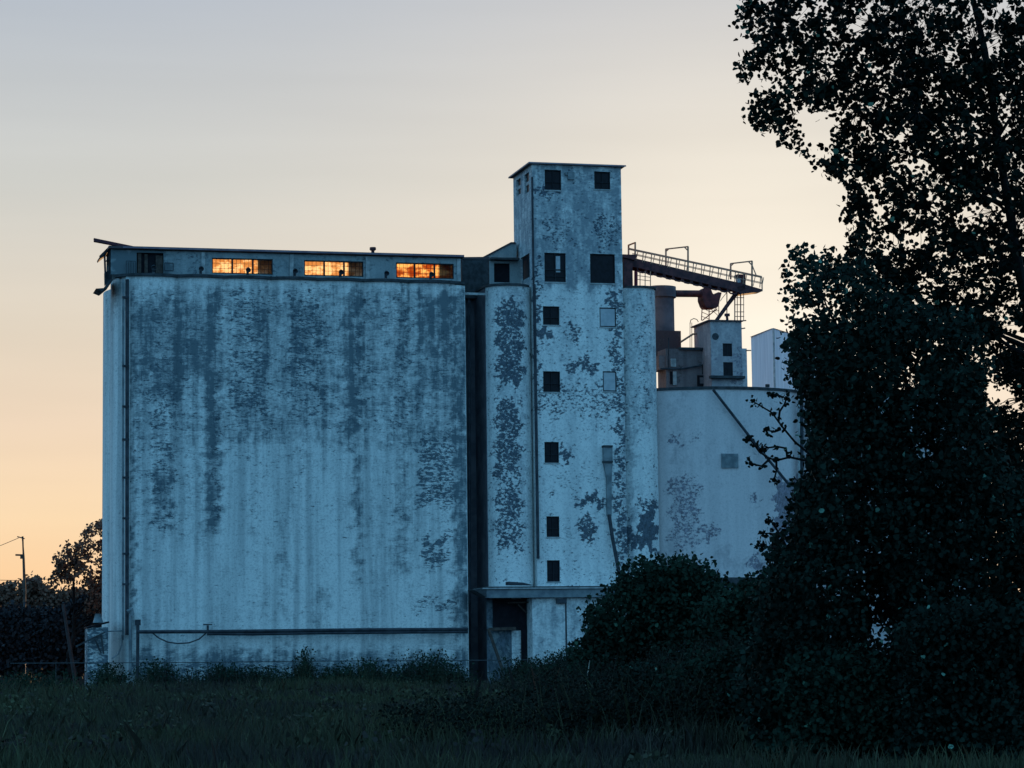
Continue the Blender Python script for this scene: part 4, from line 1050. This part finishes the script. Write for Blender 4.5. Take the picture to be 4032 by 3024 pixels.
# --- right edge tree beyond
polyC = [(3905, 1560), (3880, 1640), (3900, 1760), (3920, 1850), (3960, 1930), (4150, 2050), (4150, 1640), (4060, 1600), (3990, 1650), (3960, 1600)]
polyC2 = [(3905, 1430), (3960, 1375), (4030, 1370), (4150, 1340), (4150, 1600), (4040, 1580), (3990, 1520), (3930, 1500)]
tC = thing('edge_tree', 'sparse tree at the far right edge with bright sky between its leaves', 'tree', (G(4080, 2700, 84).x, 84, 0))
C = np.concatenate([crown_pts(polyC, 84, 2.2, 800, .0, .8, 5.0), crown_pts(polyC2, 84, 2.2, 620, -.1, .8, 8.0)])
leafmesh('crown', sprigs(C, 8, .19, .3), .135, M['leaf'], tC)
a = MB(); bs_ = G(4080, 2700, 84); ends = limbs(a, (bs_.x, 84, 0), G(4060, 1350, 84), [C[i] for i in rng.choice(len(C), 9, replace=False)], .2, .02, .3); twigs(a, ends, C, .25, .01); a.build('trunk', M['bark'], tC)

# --- shrubs
def shrub(name, label, poly, Y, thick, n, size, mat='shrub', gap=-.25, seed=0., per=7, spread=.3, cat='bush', stems=8, group=None):
    cx = sum(p[0] for p in poly) / len(poly)
    b0 = G(cx, 2650, Y)
    t = thing(name, label, cat, (b0.x, Y, 0), 0, group)
    C = crown_pts(poly, Y, thick, n, gap, .5, seed, 22)
    leafmesh('foliage', sprigs(C, per, spread, .2), size, M[mat], t)
    a = MB(); limbs(a, (b0.x, Y, 0), (b0.x, Y, max(p[2] for p in C) * .8), [C[i] for i in rng.choice(len(C), stems, replace=False)], .12, .02, .3, 5)
    a.build('trunk', M['bark'], t)
    return t
shrub('tall_bush', 'dark rounded bush with spiky top, in front of the tower foot',
      [(2240, 2640), (2270, 2560), (2330, 2500), (2310, 2440), (2345, 2395), (2400, 2370), (2425, 2320), (2440, 2295), (2500, 2262), (2515, 2200), (2545, 2235), (2570, 2195), (2600, 2240), (2660, 2205), (2690, 2195), (2705, 2215), (2740, 2240), (2775, 2205), (2780, 2260), (2830, 2300), (2880, 2400), (2900, 2700), (2260, 2700)],
      165, 3.5, 3600, .26, 'shrub', -.3, 31., 8, .32)
shrub('olive_bush', 'brownish olive bush under the storage tank, right of the rounded bush',
      [(2800, 2360), (2860, 2330), (2930, 2320), (3000, 2290), (3060, 2260), (3140, 2240), (3200, 2300), (3250, 2700), (2760, 2740), (2740, 2500)], 150, 3, 2600, .26, 'shrub', -.3, 37., 8, .32)
shrub('round_sapling', 'light green rounded sapling in front of the dark bushes, lower centre right',
      [(2440, 2700), (2450, 2660), (2500, 2620), (2540, 2650), (2590, 2640), (2600, 2720), (2570, 2790), (2480, 2790), (2430, 2760)], 95, 1.0, 420, .13, 'leafb', -.3, 41., 7, .16, 'sapling', 5)
for i, (poly, Y, lab, n) in enumerate([
    ([(2600, 2720), (2700, 2640), (2850, 2600), (2980, 2560), (3100, 2600), (3150, 2800), (3150, 3060), (2550, 3060), (2540, 2850)], 80, 'low dark thicket at the bottom, left of the dense tree', 2600),
    ([(3050, 2700), (3150, 2600), (3300, 2560), (3450, 2620), (3560, 2700), (3600, 3080), (3000, 3080)], 68, 'black thicket at the bottom beneath the dense tree', 2600),
    ([(3560, 2460), (3640, 2420), (3800, 2380), (3950, 2420), (4150, 2380), (4150, 3080), (3540, 3080), (3540, 2700)], 66, 'teal tinted thicket in the lower right corner', 3600)]):
    shrub('thicket', lab, poly, Y, 1.8, n, .13, 'leafb' if i == 2 else 'shrub', -.2, 50. + i * 7, 8, .2, 'thicket', 8, 'thickets along the bottom right')

C = np.concatenate([crown_pts([(1960, 2730), (2040, 2690), (2100, 2650), (2150, 2690), (2220, 2630), (2300, 2660), (2350, 2610), (2480, 2640), (2600, 2590), (2800, 2560), (3020, 2520), (3100, 2760), (2600, 2820), (2250, 2800), (2060, 2790)], 118, 9, 1700, .02, .45, 91., 34),
                    crown_pts([(1500, 2850), (1800, 2790), (2000, 2800), (2300, 2730), (2500, 2740), (2700, 2700), (2900, 2690), (3100, 2660), (3300, 2650), (3600, 2640), (4100, 2600), (4100, 3000), (3200, 3010), (2600, 2980), (2100, 2930), (1600, 2890)], 82, 7, 3600, .02, .5, 95., 42)])
tag(leafmesh('brush', sprigs(C, 12, .30, .2), .10, M['brushm'], None, 'stuff'), 'dark tangled low brush spreading over the field towards lower right', 'brush')
BR = C[rng.choice(len(C), 2600)]; BH = BR[:, 2] + rng.uniform(.2, .9, len(BR)); BR = BR.copy(); BR[:, 2] = 0
# --- left background
tD = thing('backlit_tree', 'small tree backlit by the orange sky, touching the left edge of the silos', 'tree', (G(285, 2600, 262).x, 262, 0))
polyD = [(200, 2290), (195, 2262), (235, 2240), (205, 2215), (225, 2180), (255, 2170), (265, 2140), (290, 2160), (325, 2135), (335, 2085), (360, 2070), (375, 2080), (395, 2050), (440, 2060), (440, 2420), (330, 2420), (350, 2330), (300, 2320), (280, 2350), (250, 2330), (260, 2290)]
C = crown_pts(polyD, 262, 2.5, 420, .0, .5, 61.)
leafmesh('crown', sprigs(C, 8, .33, .1), .30, M['faraway'], tD)
a = MB(); bs_ = G(275, 2600, 262); ends = limbs(a, (bs_.x, 262, 0), G(300, 2150, 262), [C[i] for i in rng.choice(len(C), 9, replace=False)], .3, .05, .5); twigs(a, ends, C, .2, .025); a.build('trunk', M['bark'], tD)

C = crown_pts([(-80, 2410), (250, 2410), (280, 2385), (330, 2360), (420, 2300), (470, 2300), (470, 2640), (-80, 2640)], 275, 3.0, 3200, -.5, .4, 71.)
tag(leafmesh('hedge', sprigs(C, 14, .5), .40, M['hedge'], None, 'stuff'), 'black flat topped hedge mass in front of the orange sky at left', 'hedge')
C = crown_pts([(-80, 2320), (0, 2330), (20, 2312), (40, 2300), (55, 2322), (90, 2310), (120, 2290), (150, 2295), (170, 2320), (190, 2345), (230, 2340), (330, 2330), (330, 2460), (-80, 2460)], 420, 6, 1500, -.35, .25, 77.)
tag(leafmesh('woodland', sprigs(C, 8, .8), .62, M['faraway'], None, 'stuff'), 'haze-browned far wood on the horizon under the orange sky at left', 'woodland')

# ------------------------------------------------------------------ grass and weeds
def blades(name, B, H, wid, mat, kind='stuff', lean=.35):
    n = len(B)
    ang = rng.uniform(0, 2 * math.pi, n); d = np.stack([np.cos(ang), np.sin(ang), np.zeros(n)], 1)
    la = rng.uniform(0, 2 * math.pi, n); ld = np.stack([np.cos(la), np.sin(la), np.zeros(n)], 1) * (H * lean * rng.uniform(.1, 1, n))[:, None]
    w = d * (wid * .5)[:, None]
    mid = B + ld * .35 + np.array([0, 0, 1.]) * (H * .6)[:, None]
    tip = B + ld + np.array([0, 0, 1.]) * H[:, None]
    Vt = np.stack([B - w, B + w, mid + w * .7, tip, mid - w * .7], 1).reshape(-1, 3)
    me = bpy.data.meshes.new(name)
    me.vertices.add(5 * n); me.vertices.foreach_set('co', Vt.astype(np.float32).ravel())
    me.loops.add(5 * n); me.loops.foreach_set('vertex_index', np.arange(5 * n, dtype=np.int32))
    me.polygons.add(n); me.polygons.foreach_set('loop_start', np.arange(0, 5 * n, 5, dtype=np.int32))
    me.update(calc_edges=True)
    at = me.attributes.new('tint', 'FLOAT', 'POINT'); at.data.foreach_set('value', np.repeat(rng.uniform(0, 1, n) ** 1.5, 5).astype(np.float32))
    me.materials.append(mat)
    o = bpy.data.objects.new(name, me); col.objects.link(o); o['kind'] = kind
    return o
def scatter(n, y0, y1, pw=1.0):
    Y = y0 + (y1 - y0) * rng.uniform(0, 1, n) ** pw
    X = rng.uniform(-1, 1, n) * (Y * .205 + 8)
    return X, Y
def vof(X, Y): return (X - O.x) * V.x + (Y - O.y) * V.y
nT = 31000
X, Y = scatter(nT, 58, 232, 1.0)
k = vof(X, Y) < -1.6; X, Y = X[k], Y[k]
hn = nz(np.stack([X, Y, X * 0], 1), .10) + .5 * nz(np.stack([X, Y, X * 0], 1), .45, 4)
hh = np.clip(.60 + .85 * hn, .18, 1.45)
hh *= np.where(Y > 150, 1.2, np.where(Y < 90, .8, 1.0))
per = 8
B = np.stack([np.repeat(X, per) + rng.normal(size=len(X) * per) * .22, np.repeat(Y, per) + rng.normal(size=len(X) * per) * .3, np.zeros(len(X) * per)], 1)
H = np.repeat(hh, per) * rng.uniform(.35, 1.3, len(B)) * np.where(rng.uniform(size=len(B)) > .985, 1.5, 1.0)
tag(blades('grass', B, H, .02 + B[:, 1] * .00030, M['grassm'], 'stuff', .6), 'dark unmown grass of the field in front of the silos', 'grass')
X, Y = scatter(620, 64, 215, .8)
k = vof(X, Y) < -6; X, Y = X[k], Y[k]
WP = []
for x_, y_ in zip(X, Y):
    h_ = rng.uniform(.5, 1.35) * (1.0 if y_ > 100 else .8); n_ = int(rng.uniform(20, 60))
    q = rng.normal(size=(n_, 3)) * np.array([.38, .38, 0]) + np.array([x_, y_, 0]); q[:, 2] = h_ * rng.uniform(.25, 1.15, n_) * np.exp(-((q[:, 0] - x_) ** 2 + (q[:, 1] - y_) ** 2) * 1.2); WP.append(q)
WP = np.concatenate(WP)
tag(leafmesh('field_weeds', WP, .15, M['grassm'], None, 'stuff'), 'leafy weed clumps standing above the dark field grass', 'weeds')
tag(blades('brush_stalks', BR, BH, np.full(len(BR), .035), M['grassm'], 'stuff', .7), 'thin ragged stalks rising out of the dark brush', 'stalks')
# weeds along the walls
wl_ = []
for (x, y, w, h, n) in ((620, 2600, 60, 1.7, 160), (880, 2600, 50, 1.5, 120), (1450, 2600, 60, 1.6, 160), (1680, 2600, 80, 2.0, 220), (1010, 2650, 380, 1.2, 420), (1200, 2590, 26, 2.3, 150), (430, 2615, 60, 1.5, 180), (700, 2640, 200, .8, 200), (960, 2620, 120, 1.3, 260), (1330, 2620, 60, 1.3, 180), (1550, 2630, 150, 1.2, 280), (1750, 2620, 80, 1.3, 200),
                        (2080, 2620, 90, 1.6, 260), (2240, 2600, 70, 2.0, 260), (1180, 2660, 300, .7, 200), (130, 2660, 150, 1.2, 240), (1600, 2650, 250, .8, 250), (2180, 2660, 120, 1.5, 240)):
    vv = rng.uniform(-9, -2.2, n)
    for i in range(n):
        u = F(x + rng.normal() * w * .6, y, vv[i])[0]; p = W(u, vv[i], 0); hgt = h * rng.uniform(.5, 1.3)
        for j in range(9): wl_.append((p.x + rng.normal() * .18, p.y + rng.normal() * .18, (.3 + hgt) * rng.uniform(.1, 1.25)))
P = np.array(wl_)
tag(leafmesh('weeds', P, .17, M['shrub'], None, 'stuff'), 'ragged tall weeds growing along the foot of the silos and tower', 'weeds')
B2 = P.copy(); Hs = B2[:, 2].copy(); B2[:, 2] = 0
tag(blades('weed_stalks', B2[::2], Hs[::2] + .25, np.full(len(B2[::2]), .035), M['grassm']), 'thin upright stalks among the weeds by the silo wall', 'weeds')
# bleached sticks
for (p, q, Y, lab) in (((2322, 2600), (2306, 2680), 120, 'short pale upright dead stick in front of the rounded bush'), ((2140, 2740), (2088, 2835), 100, 'long pale dead stick leaning in the grass at lower centre')):
    t = thing('dead_stick', lab, 'stick', (G(*q, Y).x, Y, 0), 0, 'dead sticks in the field')
    a = MB(); A_, B_ = G(*p, Y), G(*q, Y); a.tube([A_, A_.lerp(B_, .5) + Vector((.03, 0, 0)), B_, Vector((B_.x, Y, -.05))], [.012, .02, .03, .03], 5); a.build('stem', M['stick'], t)
